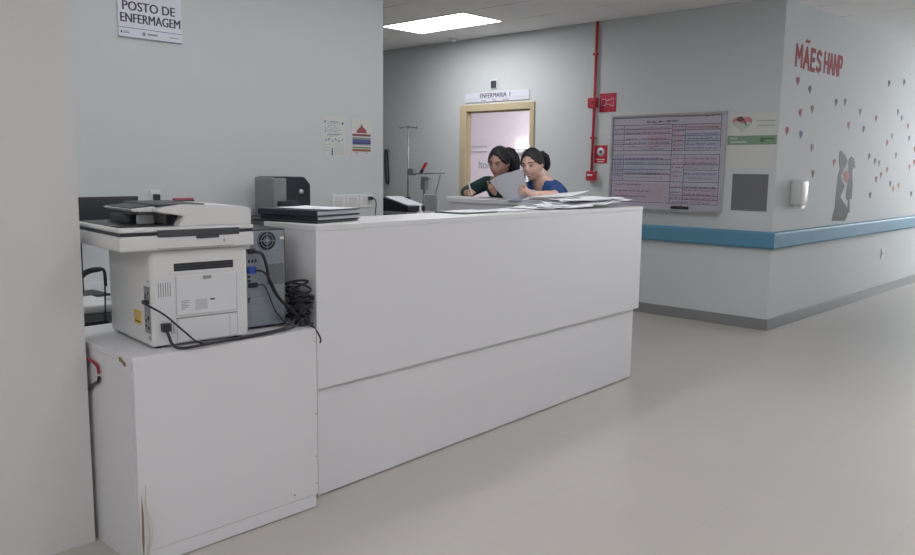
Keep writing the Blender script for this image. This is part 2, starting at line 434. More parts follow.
o = b.build('smoke_detector', loc=(-6.62, 6.85, HC)); tag(o, 'small round smoke detector on the ceiling next to the back wall', 'smoke detector')

# ward room: wall bar, lettering, bed head lamp
b = MB(); b.box(-9.1, -8.52, YI - 0.015, YI, 1.735, 1.75, M['alu'], 0.002); b.box(-9.1, -8.52, YI - 0.015, YI, 1.655, 1.67, M['alu']); o = b.build('wall_rail')
tag(o, 'thin double grey rail on the ward wall seen through the doorway', 'rail')
b = MB(); text_mesh(b, 'lton', 0.17, M['ink_grey'], FACE_Y(-8.70, YI - 0.002, 1.40), 0.001, fat=0.002); o = b.build('wall_lettering')
tag(o, 'grey lettering on the pale ward wall seen through the doorway', 'lettering')
r = thing('bed_head_lamp', 'lit bed head lamp glowing on the ward wall behind the women', 'wall lamp', (-7.60, YI, 1.68))
b = MB(); b.box(-0.33, 0.33, -0.07, 0, -0.04, 0.03, M['white'], 0.006); b.build('housing', r)
b = MB(); b.box(-0.30, 0.30, -0.065, -0.008, 0.03, 0.045, M['bedlamp']); b.build('diffuser', r)

# ------------------------------------------------------------------ nursing station counter
KA = math.atan2(0.054, 0.9985)          # counter runs 3 degrees off the room axis
K = thing('reception_counter', 'long white laminate nursing station counter with a stepped front', 'counter', (-2.674, 1.979, 0), KA)
b = MB(); b.box(-0.02, 0.0, 0.0, 2.785, 0.478, 1.138, M['laminate'], 0.0015); b.build('upper_front_panel', K)
b = MB(); b.box(-0.045, -0.018, 0.004, 2.742, 0.006, 0.476, M['laminate'], 0.0015); b.build('lower_front_panel', K)
b = MB(); b.box(-0.345, 0.002, -0.002, 2.787, 1.138, 1.162, M['laminate'], 0.002); b.build('counter_top', K)
b = MB(); b.box(-0.345, -0.02, 0.0, 0.02, 0.0, 1.138, M['laminate']); b.box(-0.0449, -0.0005, -0.0015, 0.0, 0.0, 0.745, M['laminate_edge']); b.build('side_panel', K)
b = MB(); b.box(-0.345, -0.045, 2.72, 2.742, 0.0, 1.138, M['laminate']); b.build('side_panel', K)
b = MB(); b.box(-0.345, -0.325, 0.02, 2.70, 0.0, 1.138, M['laminate']); b.build('back_panel', K)
# return counter that the women lean on
Rr = thing('return_counter', 'raised pale return counter where the two women lean, closing the station end', 'counter', (-3.175, 4.35, 0))
b = MB(); b.box(-1.075, 0.0, 0.0, 0.36, 1.15, 1.18, M['laminate'], 0.003); b.build('counter_top', Rr)
b = MB(); b.box(-1.05, -0.0, 0.02, 0.04, 0.0, 1.15, M['laminate']); b.build('front_panel', Rr)
b = MB(); b.box(-1.05, -1.03, 0.04, 0.33, 0.0, 1.15, M['laminate']); b.build('side_panel', Rr)
b = MB(); b.box(-1.03, -0.0, 0.09, 0.12, 1.09, 1.15, M['laminate']); b.build('rail', Rr)

# ------------------------------------------------------------------ low cabinet with printer and computer
C = thing('low_cabinet', 'low white cabinet under the printer, with chipped corner and peeling edge', 'cabinet', (-2.612, 1.172, 0))
W, D, Hc = 0.762, 0.66, 0.753
b = MB(); b.box(-D, -0.002, 0, W, Hc - 0.02, Hc, M['laminate'], 0.0015); b.build('top_panel', C)
b = MB(); b.box(-D, -0.018, 0, 0.018, 0.0, Hc - 0.0205, M['laminate']); b.build('side_panel', C)
b = MB(); b.box(-D, -0.018, W - 0.018, W, 0.0, Hc - 0.0205, M['laminate']); b.build('side_panel', C)
b = MB(); b.box(-0.0175, 0, 0.003, W - 0.004, 0.058, Hc - 0.003, M['laminate'], 0.001); b.build('front_panel', C)
b = MB(); b.box(-0.0175, -0.001, 0.006, W - 0.012, 0.004, 0.0565, M['laminate'], 0.001); b.build('plinth', C)
b = MB()
wire(b, [(0.0005, 0.030, 0.30), (0.003, 0.026, 0.24), (0.013, 0.033, 0.17), (0.012, 0.035, 0.11), (0.002, 0.030, 0.06), (0.001, 0.028, 0.01)], [.002, .0035, .0055, .006, .0055, .004], M['beige_edge'])
b.build('peeling_edge_band', C)['label'] = 'beige edge band peeling away'
b = MB(); b.prism([(0.012, 0.27), (0.017, 0.20), (0.0165, 0.10), (0.012, 0.03), (0.008, 0.10), (0.010, 0.20)], 0.0, 0.0012, M['chip'], 'x')
b.build('chipped_spot', C)['label'] = 'brown split along the front edge'
b = MB(); b.prism([(-0.10, .742), (-0.085, .744), (-0.07, .735), (-0.05, .730), (-0.05, .716), (-0.066, .718), (-0.078, .727), (-0.1, .728)], -0.0012, 0.0, M['chip'], 'y'); b.build('chipped_spot', C)['label'] = 'brown exposed chipboard where the laminate broke off'
for z in (0.70, 0.40, 0.22, 0.105):
    b = MB(); b.cyl((0, W - 0.011, z), (0.0012, W - 0.011, z), 0.0028, M['chip'], 10); b.build('screw', C)
b = MB(); b.cyl((0, W - 0.12, 0.085), (0.0012, W - 0.12, 0.085), 0.0035, M['ink'], 10); b.build('screw', C)

# multifunction printer, its back turned to the corridor
PA = -math.radians(5.0)
P = thing('multifunction_printer', 'large white multifunction printer standing on the low cabinet, back to the corridor', 'printer', (-2.69, 1.282, 0.753), PA)
Wb, Hb = 0.368, 0.352
b = MB(); b.box(-0.42, 0.0, 0.0, Wb, 0.008, Hb, M['mfp'], 0.012, 4)
for y in (0.03, Wb - 0.03):
    for x in (-0.39, -0.03): b.cyl((x, y, 0), (x, y, 0.012), 0.014, M['dark'], 12)
b.build('body', P)
b = MB()   # rear cover panels, each a hair proud of the body, with seams between
b.box(0.0, 0.002, 0.012, 0.087, 0.012, 0.258, M['mfp_cool'], 0.0008)
b.box(0.0, 0.002, 0.012, 0.356, 0.2605, 0.345, M['mfp'], 0.0008)
b.box(0.0, 0.002, 0.322, 0.356, 0.012, 0.258, M['mfp_cool'], 0.0008)
b.box(0.0, 0.0012, 0.087, 0.322, 0.1, 0.104, M['seam'])
for i in range(6): b.box(0.002, 0.0027, 0.026 + i * 0.0085, 0.0285 + i * 0.0085, 0.185, 0.235, M['seam'])
for i in range(2): b.box(0.002, 0.0027, 0.068 + i * 0.008, 0.071 + i * 0.008, 0.05, 0.095, M['seam'])
b.build('rear_cover', P)
b = MB(); b.box(0.0, 0.0045, 0.0905, 0.3195, 0.112, 0.252, M['mfp_cool'], 0.0015)
b.box(0.0045, 0.0075, 0.19, 0.222, 0.238, 0.250, M['port'], 0.001)
b.build('upper_rear_door', P)
b = MB()
for k, zz in enumerate((0.163, 0.157, 0.151, 0.145, 0.139, 0.133)):
    b.box(0.0046, 0.005, 0.106, 0.106 + (0.028, 0.034, 0.02, 0.03, 0.026, 0.015)[k], zz, zz + 0.0025, M['ink_grey'])
b.box(0.0045, 0.0049, 0.160, 0.205, 0.127, 0.166, M['pages']); b.box(0.0046, 0.005, 0.215, 0.234, 0.158, 0.164, M['ink'])
b.build('rating_label', P)
b = MB(); b.box(0.0, 0.0045, 0.0905, 0.3195, 0.016, 0.098, M['mfp_cool'], 0.0015); b.box(0.0045, 0.0048, 0.29, 0.2908, 0.02, 0.094, M['seam']); b.build('lower_rear_door', P)
b = MB(); b.prism([(0.085, 0.272), (0.31, 0.272), (0.31, 0.300), (0.085, 0.300)], 0.002, 0.0026, M['slot'], 'x')
for z in (0.28, 0.29): b.box(0.0026, 0.0032, 0.087, 0.308, z, z + 0.0015, M['dark_mid'])
b.build('rear_slot', P)
b = MB(); b.box(-0.058, -0.006, -0.002, 0.001, 0.055, 0.222, M['port'], 0.0008)
for (x, z, s1, s2) in ((-0.02, 0.168, .018, .014), (-0.02, 0.20, .01, .006), (-0.02, 0.11, .012, .014), (-0.02, 0.075, .012, .012), (-0.045, 0.10, .008, .012), (-0.045, 0.08, .008, .01), (-0.044, 0.185, .006, .02)):
    b.box(x - s1 / 2, x + s1 / 2, -0.003, -0.0015, z - s2 / 2, z + s2 / 2, M['slot'])
for i in range(6): b.box(-0.03 + i * .004, -0.028 + i * .004, -0.0008, 0.0005, 0.032, 0.046, M['ink_grey'])
b.box(-0.025, -0.012, -0.0008, 0.0004, 0.239, 0.243, M['slot']); b.build('port_panel', P)
b = MB(); b.box(-0.165, -0.095, -0.0008, 0.0005, 0.075, 0.125, M['yellow']); b.box(-0.155, -0.105, -0.0012, -0.0006, 0.082, 0.087, M['ink']); b.box(-0.155, -0.125, -0.0012, -0.0006, 0.095, 0.115, M['frame_wood']); b.build('warning_sticker', P)['label'] = 'yellow warning sticker'

# scanner unit
b = MB(); b.box(-0.43, 0.028, -0.108, 0.384, 0.352, 0.404, M['mfp'], 0.007, 4); b.box(-0.30, 0.0, 0.35, 0.380, 0.335, 0.352, M['mfp'], 0.003)
b.box(0.0281, 0.0287, 0.02, 0.30, 0.3565, 0.3585, M['seam']); b.box(0.0281, 0.029, 0.262, 0.269, 0.373, 0.381, M['port'])
b.build('scanner_unit', P)
b = MB(); b.box(-0.425, 0.025, -0.105, 0.382, 0.404, 0.415, M['dark'], 0.001); b.box(0.01, 0.032, 0.022, 0.325, 0.397, 0.422, M['dark_mid'], 0.003)
b.box(0.025, 0.033, 0.16, 0.245, 0.388, 0.398, M['dark_mid'], 0.002); b.build('lid_hinge', P)['label'] = 'black hinge strip between scanner and lid'
b = MB(); b.box(-0.43, 0.026, -0.106, 0.384, 0.4152, 0.431, M['mfp'], 0.006, 4); b.box(-0.43, -0.02, -0.092, 0.12, 0.431, 0.4345, M['dark_mid'], 0.001); b.build('scanner_lid', P)
b = MB()
b.prism([(0.10, 0.431), (0.378, 0.431), (0.378, 0.490), (0.345, 0.499), (0.13, 0.507), (0.03, 0.495), (0.03, 0.484), (0.12, 0.468)], -0.40, 0.022, M['mfp'], 'y', 0.003,
        mx=Matrix(((0, 1, 0, 0), (1, 0, 0, 0), (0, 0, 1, 0), (0, 0, 0, 1))))
b.build('document_feeder', P)
b = MB(); b.box(-0.36, -0.03, 0.04, 0.22, 0.503, 0.5085, M['dark_mid'], 0.002, mx=None); b.build('feeder_cover', P)['label'] = 'dark inlay on the document feeder'
b = MB(); b.prism([(-0.030, 0.484), (-0.042, 0.492), (0.045, 0.501), (0.045, 0.482)], -0.33, -0.04, M['mfp'], 'y', 0.002, mx=Matrix(((0, 1, 0, 0), (1, 0, 0, 0), (0, 0, 1, 0), (0, 0, 0, 1))))
b.prism([(-0.035, 0.492), (-0.03, 0.497), (0.04, 0.505), (0.045, 0.500)], -0.30, -0.06, M['dark_mid'], 'y', 0.001, mx=Matrix(((0, 1, 0, 0), (1, 0, 0, 0), (0, 0, 1, 0), (0, 0, 0, 1)))); b.build('document_tray', P)
b = MB(); b.box(-0.38, -0.20, -0.0, 0.08, 0.4345, 0.462, M['dark_mid'], 0.004); b.box(-0.09, -0.03, 0.10, 0.13, 0.432, 0.468, M['dark'], 0.003); b.box(-0.16, -0.14, 0.02, 0.075, 0.4345, 0.466, M['white']); b.build('output_stop', P)

def cable(name, label, pts, r, m=None, loc=None):
    b = MB(); wire(b, pts, r, m or M['cable'], 8, 8); o = b.build(name); tag(o, label, 'cable'); return o
# printer cables (plugs are parts of their cables)
Pm = Matrix.Translation((-2.69, 1.282, 0.753)) @ Matrix.Rotation(PA, 4, 'Z')
def pl(x, y, z): return tuple(Pm @ Vector((x, y, z)))
def plugged(name, label, pts, r, plug):
    root = thing(name, label, 'cable', pts[0])
    o = Vector(pts[0]); b = MB(); wire(b, [Vector(p) - o for p in pts], r, M['cable']); b.build('cord', root)
    b = MB(); x0, x1, y0, y1, z0, z1 = plug
    b.box(x0, x1, y0, y1, z0, z1, M['dark'], 0.003, mx=Matrix.Translation(-o) @ Pm); b.build('plug', root)
plugged('data_cable', 'thin black data cable sloping down from the grey port panel of the printer',
        [pl(-0.02, -0.018, 0.168), pl(0.012, -0.018, 0.164), pl(0.035, 0.035, 0.125), pl(0.04, 0.10, 0.06), pl(0.036, 0.155, 0.012), (-2.620, 1.50, 0.760), (-2.611, 1.60, 0.761), (-2.618, 1.72, 0.762), (-2.66, 1.85, 0.762), (-2.69, 1.93, 0.790)], 0.0035,
        (-0.03, -0.01, -0.022, -0.003, 0.162, 0.176))
plugged('power_cable', 'thick black power cable looping from the printer socket over the cabinet edge',
        [pl(0.010, 0.045, 0.073), pl(0.028, 0.048, 0.050), pl(0.052, 0.052, 0.020), pl(0.068, 0.075, 0.008), (-2.600, 1.405, 0.764), (-2.604, 1.46, 0.764), (-2.608, 1.54, 0.765), (-2.609, 1.64, 0.768), (-2.628, 1.76, 0.768), (-2.66, 1.84, 0.775), (-2.70, 1.90, 0.80)], 0.0055,
        (0.0028, 0.026, 0.030, 0.060, 0.062, 0.092))

# computer tower, its back to the corridor
TA = math.atan2(-0.0, 1) + math.radians(2)
T_ = thing('computer_tower', 'grey steel computer tower seen from behind beside the printer', 'computer', (-2.765, 1.7, 0.753), math.radians(-6))
TW, TH, TD = 0.182, 0.398, 0.42
b = MB(); b.box(-TD, -0.004, 0, TW, 0.006, TH, M['dark'], 0.003); b.build('case', T_)
b = MB(); b.box(-0.004, 0.0, 0.006, TW - 0.006, 0.012, TH - 0.006, M['metal'], 0.001); REAR = b
b = MB(); cy, cz, fr = 0.10, 0.352, 0.04
b.cyl((0.0, cy, cz), (0.0015, cy, cz), fr, M['slot'], 32)
for rr in (0.014, 0.026, 0.038):
    b.tube([(0.003, cy + rr * math.cos(a * PI / 14), cz + rr * math.sin(a * PI / 14)) for a in range(28)], 0.0016, M['metal'], 6, closed=True)
for k in range(4):
    a = PI / 4 * 2 * k + PI / 4 * 0
    b.cyl((0.003, cy + 0.008 * math.cos(a), cz + 0.008 * math.sin(a)), (0.003, cy + 0.042 * math.cos(a), cz + 0.042 * math.sin(a)), 0.0016, M['metal'], 6)
b.cyl((0.001, cy, cz), (0.004, cy, cz), 0.010, M['metal'], 16); b.build('fan_grille', T_)
b = MB(); b.box(0.0, 0.008, 0.155, 0.172, 0.355, 0.366, M['white'], 0.001); b.build('power_switch', T_)
b = REAR
for i in range(3): b.box(0, 0.001, 0.018 + 0.014 * i, 0.026 + 0.014 * i, 0.268, 0.281, M['slot'])
for (y, z, a, c) in ((0.10, 0.29, .004, .004), (0.12, 0.285, .003, .003), (0.02, 0.213, .012, .01), (0.02, 0.197, .012, .01), (0.022, 0.178, .014, .012), (0.045, 0.178, .012, .012), (0.15, 0.31, .004, .004), (0.02, 0.12, .012, .02)):
    b.box(0, 0.001, y - a / 2, y + a / 2, z - c / 2, z + c / 2, M['slot'])
b.build('rear_panel', T_)
b = MB(); b.box(0, 0.001, 0.095, 0.172, 0.175, 0.258, M['metal_dark']); b.build('vent_mesh', T_)
for i, z in enumerate((0.142, 0.113, 0.084, 0.055, 0.026)):
    b = MB(); b.box(0, 0.0022, 0.02, 0.155, z - 0.011, z + 0.011, M['metal'], 0.001); b.cyl((0.002, 0.146, z), (0.004, 0.146, z), 0.003, M['seam'], 10); b.build('slot_cover', T_)
Tm = Matrix.Translation((-2.765, 1.7, 0.753)) @ Matrix.Rotation(math.radians(-6), 4, 'Z')
def tl(x, y, z): return tuple(Tm @ Vector((x, y, z)))
def tcable(name, label, pts, r, plug=None, pm=None):
    root = thing(name, label, 'cable', pts[0]); o = Vector(pts[0])
    b = MB(); wire(b, [Vector(p) - o for p in pts], r, M['cable']); b.build('cord', root)
    if plug:
        b = MB(); b.box(*plug, pm, 0.002, mx=Matrix.Translation(-o) @ Tm); b.build('plug', root)
tcable('computer_power_cable', 'thick black cable arching down the back of the computer tower from under its fan',
       [tl(0.018, 0.03, 0.315), tl(0.035, 0.06, 0.305), tl(0.035, 0.078, 0.26), tl(0.03, 0.092, 0.2), tl(0.03, 0.12, 0.14), tl(0.04, 0.16, 0.09), tl(0.05, 0.205, 0.05)], 0.006, (0.002, 0.02, 0.016, 0.042, 0.305, 0.325), M['dark'])
tcable('video_cable', 'black video cable with a blue plug in the back of the computer tower',
       [tl(0.026, 0.035, 0.24), tl(0.045, 0.06, 0.235), tl(0.042, 0.09, 0.2), tl(0.045, 0.125, 0.13), tl(0.055, 0.17, 0.08), tl(0.06, 0.21, 0.035)], 0.004, (0.002, 0.028, 0.010, 0.040, 0.228, 0.254), M['vga'])
tcable('usb_cable', 'thin black cable from the lower ports of the computer tower',
       [tl(0.016, 0.03, 0.178), tl(0.03, 0.045, 0.182), tl(0.03, 0.07, 0.178), tl(0.028, 0.09, 0.14), tl(0.025, 0.12, 0.07), tl(0.03, 0.16, 0.02), tl(0.04, 0.18, 0.012)], 0.0025, (0.002, 0.018, 0.015, 0.05, 0.170, 0.190), M['dark'])
# heap of cables and adapters between tower and counter
rnd = random.Random(5)
b = MB()
for k in range(12):
    c = Vector((-2.70 - 0.02 * (k % 3), 1.925, 0.79 + 0.011 * k)); pts = []
    for i in range(9):
        a = i * 0.9 + k
        pts.append(c + Vector((0.045 * math.cos(a) , 0.028 * math.sin(a * 1.1), 0.026 * math.sin(a * 0.7 + k) )))
    wire(b, pts, 0.005, M['cable'], 5, 7)
b.box(-2.735, -2.668, 1.900, 1.945, 0.758, 0.79, M['dark'], 0.004); b.box(-2.75, -2.70, 1.915, 1.95, 0.80, 0.86, M['dark_mid'], 0.004)
o = b.build('cable_bundle'); tag(o, 'tangled heap of black cables and adapters between tower and counter', 'cables')
cable('loose_cable', 'single black cable hanging over the cabinet edge in the gap at the counter',
      [(-2.68, 1.915, 0.79), (-2.64, 1.918, 0.77), (-2.612, 1.93, 0.745), (-2.604, 1.945, 0.71), (-2.62, 1.955, 0.69)], 0.0035)
# ------------------------------------------------------------------ folders on the counter
def folder(name, label, loc, rz, w, d, h):
    r = thing(name, label, 'folder', loc, rz, None)
    b = MB(); b.box(-d, 0, 0, w, 0, 0.003, M['folder'], 0.001); b.box(-d, 0, 0, w, h - 0.003, h, M['folder'], 0.001); b.box(-d, 0, 0, 0.005, 0.003, h - 0.003, M['folder']); b.build('cover', r)
    b = MB(); b.box(-d + 0.012, -0.006, 0.006, w - 0.006, 0.0035, h - 0.0035, M['pages'], 0.001); b.build('pages', r)
FA = math.radians(12)
folder('folder', 'thin black folder at the bottom of the stack on the counter corner', (-2.745, 2.035, 1.1625), math.radians(15), 0.30, 0.40, 0.008)
folder('folder', 'thick black folder in the middle of the stack on the counter corner', (-2.765, 2.055, 1.171), FA, 0.29, 0.33, 0.020)
folder('folder', 'thick black folder on top of the stack on the counter corner', (-2.762, 2.050, 1.1915), FA + 0.03, 0.30, 0.33, 0.024)
def sheet_bm(w, d, n=8, curl=0.0, wav=0.0, seed=0, th=0.0008, lift=0.0):
    rn = random.Random(seed); ph = [rn.uniform(0, 6) for _ in range(4)]
    t = bmesh.new(); g = []
    for lay in (0, 1):
        rows = []
        for i in range(n + 1):
            row = []
            for k in range(n + 1):
                u, v = i / n, k / n
                z = curl * ((u - .5) ** 2 + 0.5 * (v - .5) ** 2) * 4 + wav * (1 + math.sin(u * 7 + ph[0]) * math.cos(v * 5 + ph[1])) + lay * th + lift * ((u + v) / 2) ** 1.5
                row.append(t.verts.new(((u - .5) * w, (v - .5) * d, z)))
            rows.append(row)
        g.append(rows)
    for lay, rows in enumerate(g):
        for i in range(n):
            for k in range(n):
                f = (rows[i][k], rows[i + 1][k], rows[i + 1][k + 1], rows[i][k + 1])
                t.faces.new(f if lay else f[::-1])
    A, B = g
    for i in range(n):
        for (p, q) in (((i, 0), (i + 1, 0)), ((n, i), (n, i + 1)), ((n - i, n), (n - i - 1, n)), ((0, n - i), (0, n - i - 1))):
            t.faces.new((A[p[0]][p[1]], A[q[0]][q[1]], B[q[0]][q[1]], B[p[0]][p[1]]))
    bmesh.ops.recalc_face_normals(t, faces=t.faces)
    return t
def sheet(name, label, w, d, loc, rz, m=None, group=None, cat='paper', rot=None, **kw):
    b = MB(); b.add(sheet_bm(w, d, **kw), m or M['paper'], True)
    o = b.build(name, loc=loc, rot=rot or (0, 0, rz)); tag(o, label, cat, group); return o
sheet('loose_sheet', 'white sheet lying on top of the black folders', 0.297, 0.21, (-2.93, 2.175, 1.2165), FA + 0.05, curl=0.002)
# papers on the counter top
ZT = 1.1625
sheet('paper_form', 'thin dark green folder lying flat near the counter back edge', 0.20, 0.29, (-2.975, 3.20, ZT), KA, M['green_folder'], cat='folder', th=0.006)
sheet('loose_sheet', 'white sheet lying on the dark green folder on the counter', 0.19, 0.28, (-2.975, 3.22, ZT + 0.0065), KA + 0.03, curl=0.001)
sheet('loose_sheet', 'white sheet lying flat just right of the dark green folder', 0.21, 0.297, (-2.99, 3.56, ZT), KA + 0.15, curl=0.003)
rn = random.Random(11)
heap = [(-3.02, 3.84, 0.2), (-2.96, 3.98, 1.3), (-3.05, 4.04, -0.3), (-2.98, 4.14, 0.6), (-3.06, 4.22, 1.1), (-2.98, 4.30, 0.1), (-3.04, 4.36, 0.8), (-2.99, 4.44, -0.5), (-3.05, 4.50, 0.4), (-2.99, 4.55, 1.2), (-3.04, 4.60, 0.2), (-3.0, 4.25, 1.5), (-3.02, 4.40, 0.3), (-3.01, 4.50, 0.9)]
for i, (x, y, a) in enumerate(heap):
    sheet('loose_sheet', 'loose crumpled white sheet in the untidy heap at the far counter end', 0.297 if i % 2 else 0.27, 0.205, (x, y, ZT + 0.0005 + 0.0038 * i), a, group='loose sheets in the heap at the far counter end',
          curl=0.001 + 0.002 * rn.random(), wav=0.002 + 0.004 * rn.random(), seed=i, n=14, th=0.004)
# tall paper wad at the join of the two counters
ZR = 1.1805
for x, y, z, a, w_, d_, th_, lf, lb in ((-3.36, 4.50, 0.0005, 0.10, 0.36, 0.26, 0.012, 0.0, 'thick white stack of papers at the bottom of the pile on the return counter'),
        (-3.33, 4.48, 0.0135, -0.06, 0.34, 0.25, 0.008, 0.022, 'white stack of papers in the middle of the pile on the return counter'),
        (-3.31, 4.47, 0.023, 0.04, 0.33, 0.25, 0.006, 0.050, 'curled white stack of papers on top of the pile on the return counter')):
    sheet('paper_stack', lb, w_, d_, (x, y, ZR + z), a, wav=0.0006, th=th_, seed=int(z * 1000), lift=lf, n=12)
b = MB(); b.box(-0.03, 0.03, -0.006, 0.006, 0, 0.012, M['dark'], 0.002); b.cyl((-0.02, 0, 0.012), (0.0, 0.0, 0.03), 0.0018, M['steel'], 8); b.cyl((0.02, 0, 0.012), (0.0, 0.0, 0.03), 0.0018, M['steel'], 8)
o = b.build('binder_clip', loc=(-3.13, 4.40, 1.181), rot=(0, 0, 0.4)); tag(o, 'black binder clip on the large white sheets at the return counter', 'clip')
for i in range(3):
    sheet('form_sheet', 'bluish form lying between the held papers and the large sheets', 0.21, 0.26, (-3.57 - 0.02 * i, 4.47 + 0.01 * i, ZR + 0.0015 * i), 0.3 + 0.2 * i, M['blue_sheet'], group='bluish forms on the return counter')
sheet('note_pad', 'white pad with cream edge under the writing hand of the woman in green', 0.27, 0.20, (-4.14, 4.47, ZR), 0.05, M['paper'], cat='note pad', th=0.009)
sheet('loose_sheet', 'cream sheet lying on the pad under the writing hand', 0.20, 0.15, (-4.10, 4.48, ZR + 0.0095), 0.12, M['cream'])

# ------------------------------------------------------------------ things along the station wall
# long wall bench that carries monitor and label printer
r = thing('wall_bench', 'pale bench along the station wall behind the printer, carrying screen and label printer', 'desk', (XP, 0, 0))
b = MB(); b.box(0.001, 0.62, 1.0, 3.45, 0.71, 0.74, M['laminate'], 0.002); b.build('worktop', r)
for y in (1.02, 2.2, 3.4):
    b = MB(); b.box(0.02, 0.56, y, y + 0.025, 0, 0.71, M['laminate']); b.build('support_panel', r)
r = thing('monitor', 'black flat screen behind the printer, seen against the station wall', 'monitor', (-4.12, 1.60, 0.74), math.radians(4))
b = MB(); b.box(-0.012, 0.012, -0.32, 0.325, 0.285, 0.495, M['dark'], 0.006, 3); b.box(-0.035, -0.012, -0.12, 0.12, 0.30, 0.44, M['dark'], 0.01); b.build('screen', r)
b = MB(); b.box(-0.04, -0.015, -0.03, 0.03, 0.01, 0.35, M['dark'], 0.004); b.build('stand', r)
b = MB(); b.box(-0.11, 0.08, -0.12, 0.12, 0, 0.012, M['dark'], 0.004); b.build('foot', r)
r = thing('storage_box', 'charcoal box with red mark on the wall bench, carrying the label printer', 'box', (-4.36, 3.03, 0.74))
b = MB(); b.box(-0.17, 0.17, -0.24, 0.24, 0, 0.33, M['dark_mid'], 0.006); b.box(0.17, 0.172, -0.10, 0.02, 0.24, 0.28, M['ink_red']); b.build('body', r)
b = MB(); b.box(-0.175, 0.175, -0.245, 0.245, 0.3305, 0.345, M['dark_mid'], 0.004); b.build('lid', r)
r = thing('label_printer', 'two-tone dark grey label printer with chamfered corner and round knob by the wall', 'label printer', (-4.25, 2.955, 1.0855), math.radians(-2))
b = MB(); b.box(-0.22, -0.012, -0.125, -0.032, 0, 0.245, M['grey_cover'], 0.012, 4); b.build('cover', r)
b = MB(); b.prism([(-0.108, 0), (0.15, 0), (0.15, 0.20), (0.105, 0.248), (-0.108, 0.248)], -0.21, 0.0, M['dark'], 'x', 0.005)
b.prism([(-0.02, 0), (0.0, 0), (0.0, 0.1), (-0.02, 0.1)], -0.2, 0.008, M['dark'], 'x'); b.build('housing', r)
b = MB(); b.box(-0.21, 0.010, -0.127, -0.030, 0.005, 0.240, M['grey_cover'], 0.012, 4); b.build('front_cover', r)['label'] = 'lighter grey left half'
b = MB(); b.cyl((0.0, 0.075, 0.155), (0.012, 0.075, 0.155), 0.015, M['alu'], 24); b.build('knob', r)['label'] = 'round pale knob'
b = MB(); b.cyl((0.0, 0.112, 0.042), (0.01, 0.112, 0.042), 0.012, M['white'], 16); b.build('button', r)
b = MB(); b.prism([(-0.01 + 0.115 * math.cos(a * PI / 16) , 0.0 + 0.105 * math.sin(a * PI / 16)) for a in range(17)], 0.0, 0.02, M['dark_mid'], 'x', 0.002); b.box(0.0, 0.05, -0.10, -0.02, 0.0, 0.10, M['dark'], 0.006); b.build('roll_door', r)
r = thing('small_printer', 'small white desktop printer on a low stand glimpsed behind the wall edge', 'printer', (-3.72, 1.36, 0.60))
b = MB(); b.box(-0.13, 0.13, -0.20, 0.19, 0.0, 0.14, M['grey_cover'], 0.01); b.box(-0.13, 0.135, -0.20, 0.192, 0.14, 0.185, M['white'], 0.015, 4); b.build('body', r)
b = MB(); b.box(0.13, 0.136, -0.18, 0.15, 0.085, 0.105, M['slot']); b.box(0.13, 0.15, -0.16, 0.12, 0.02, 0.045, M['dark'], 0.003); b.build('paper_slot', r)
r = thing('printer_stand', 'low pale stand under the small white printer behind the wall edge', 'stand', (-3.72, 1.36, 0))
b = MB(); b.box(-0.17, 0.17, -0.15, 0.24, 0.57, 0.5995, M['laminate'], 0.002); b.build('shelf', r)
for x in (-0.15, 0.13):
    for y in (-0.13, 0.2): 
        b = MB(); b.box(x, x + 0.02, y, y + 0.02, 0, 0.57, M['steel']); b.build('leg', r)
cable('arched_cable', 'thick black cable arching behind the left side of the printer',
      [(-3.42, 1.20, 0.87), (-3.36, 1.285, 0.925), (-3.33, 1.32, 0.962), (-3.32, 1.36, 0.972), (-3.31, 1.385, 0.965), (-3.33, 1.40, 0.90)], [.012, .012, .012, .011, .006, .004])
cable('thin_cable', 'thin black cable hanging straight down beside the printer left side', [(-3.31, 1.383, 0.965), (-3.302, 1.382, 0.90), (-3.30, 1.378, 0.80), (-3.30, 1.375, 0.70), (-3.31, 1.37, 0.62)], 0.0035)
b = MB(); wire(b, [(-3.03, 1.163, 0.690), (-2.98, 1.163, 0.694), (-2.92, 1.163, 0.692), (-2.875, 1.163, 0.682), (-2.865, 1.163, 0.655)], 0.0055, M['decal_red'])
o = b.build('red_cable'); tag(o, 'short red cable in the gap between wall edge and cabinet', 'cable')
b = MB(); wire(b, [(-2.865, 1.163, 0.645), (-2.875, 1.163, 0.625), (-2.92, 1.163, 0.605), (-2.97, 1.163, 0.575), (-3.02, 1.163, 0.54)], 0.006, M['dark'])
o = b.build('dark_cable'); tag(o, 'dark blue cable drooping below the red one beside the cabinet', 'cable')

# wall items on the station wall (face +X)
def plate(name, label, cat, y0, y1, z0, z1, x=XP, th=0.010, m=None):
    b = MB(); b.box(x, x + th, y0, y1, z0, z1, m or M['white'], 0.002); return b
r = thing('station_sign', 'white sign reading POSTO DE ENFERMAGEM high on the station wall', 'sign', (XP, 2.25, 2.10))
b = MB(); b.box(0.0, 0.012, -0.187, 0.192, 0.008, 0.30, M['sign_white'], 0.002); b.build('board', r)
b = MB(); bold(b, 'POSTO DE', 0.072, FACE_X, 0.0122, -0.006, 0.158, 0.93); b.build('lettering', r)
b = MB(); bold(b, 'ENFERMAGEM', 0.072, FACE_X, 0.0122, 0.004, 0.092, 0.80); b.build('lettering', r)
b = MB(); b.box(0.012, 0.0127, -0.187, 0.192, 0.060, 0.063, M['ink_blue'])
b.box(0.012, 0.0127, -0.175, -0.167, 0.030, 0.042, M['ink']); b.box(0.012, 0.0127, -0.160, -0.125, 0.031, 0.036, M['ink_grey']); b.box(0.012, 0.0127, -0.160, -0.13, 0.040, 0.043, M['ink_grey'])
b.box(0.012, 0.0127, -0.05, -0.032, 0.026, 0.046, M['ink_grey']); b.box(0.012, 0.0127, -0.022, 0.04, 0.032, 0.042, M['ink_grey'])
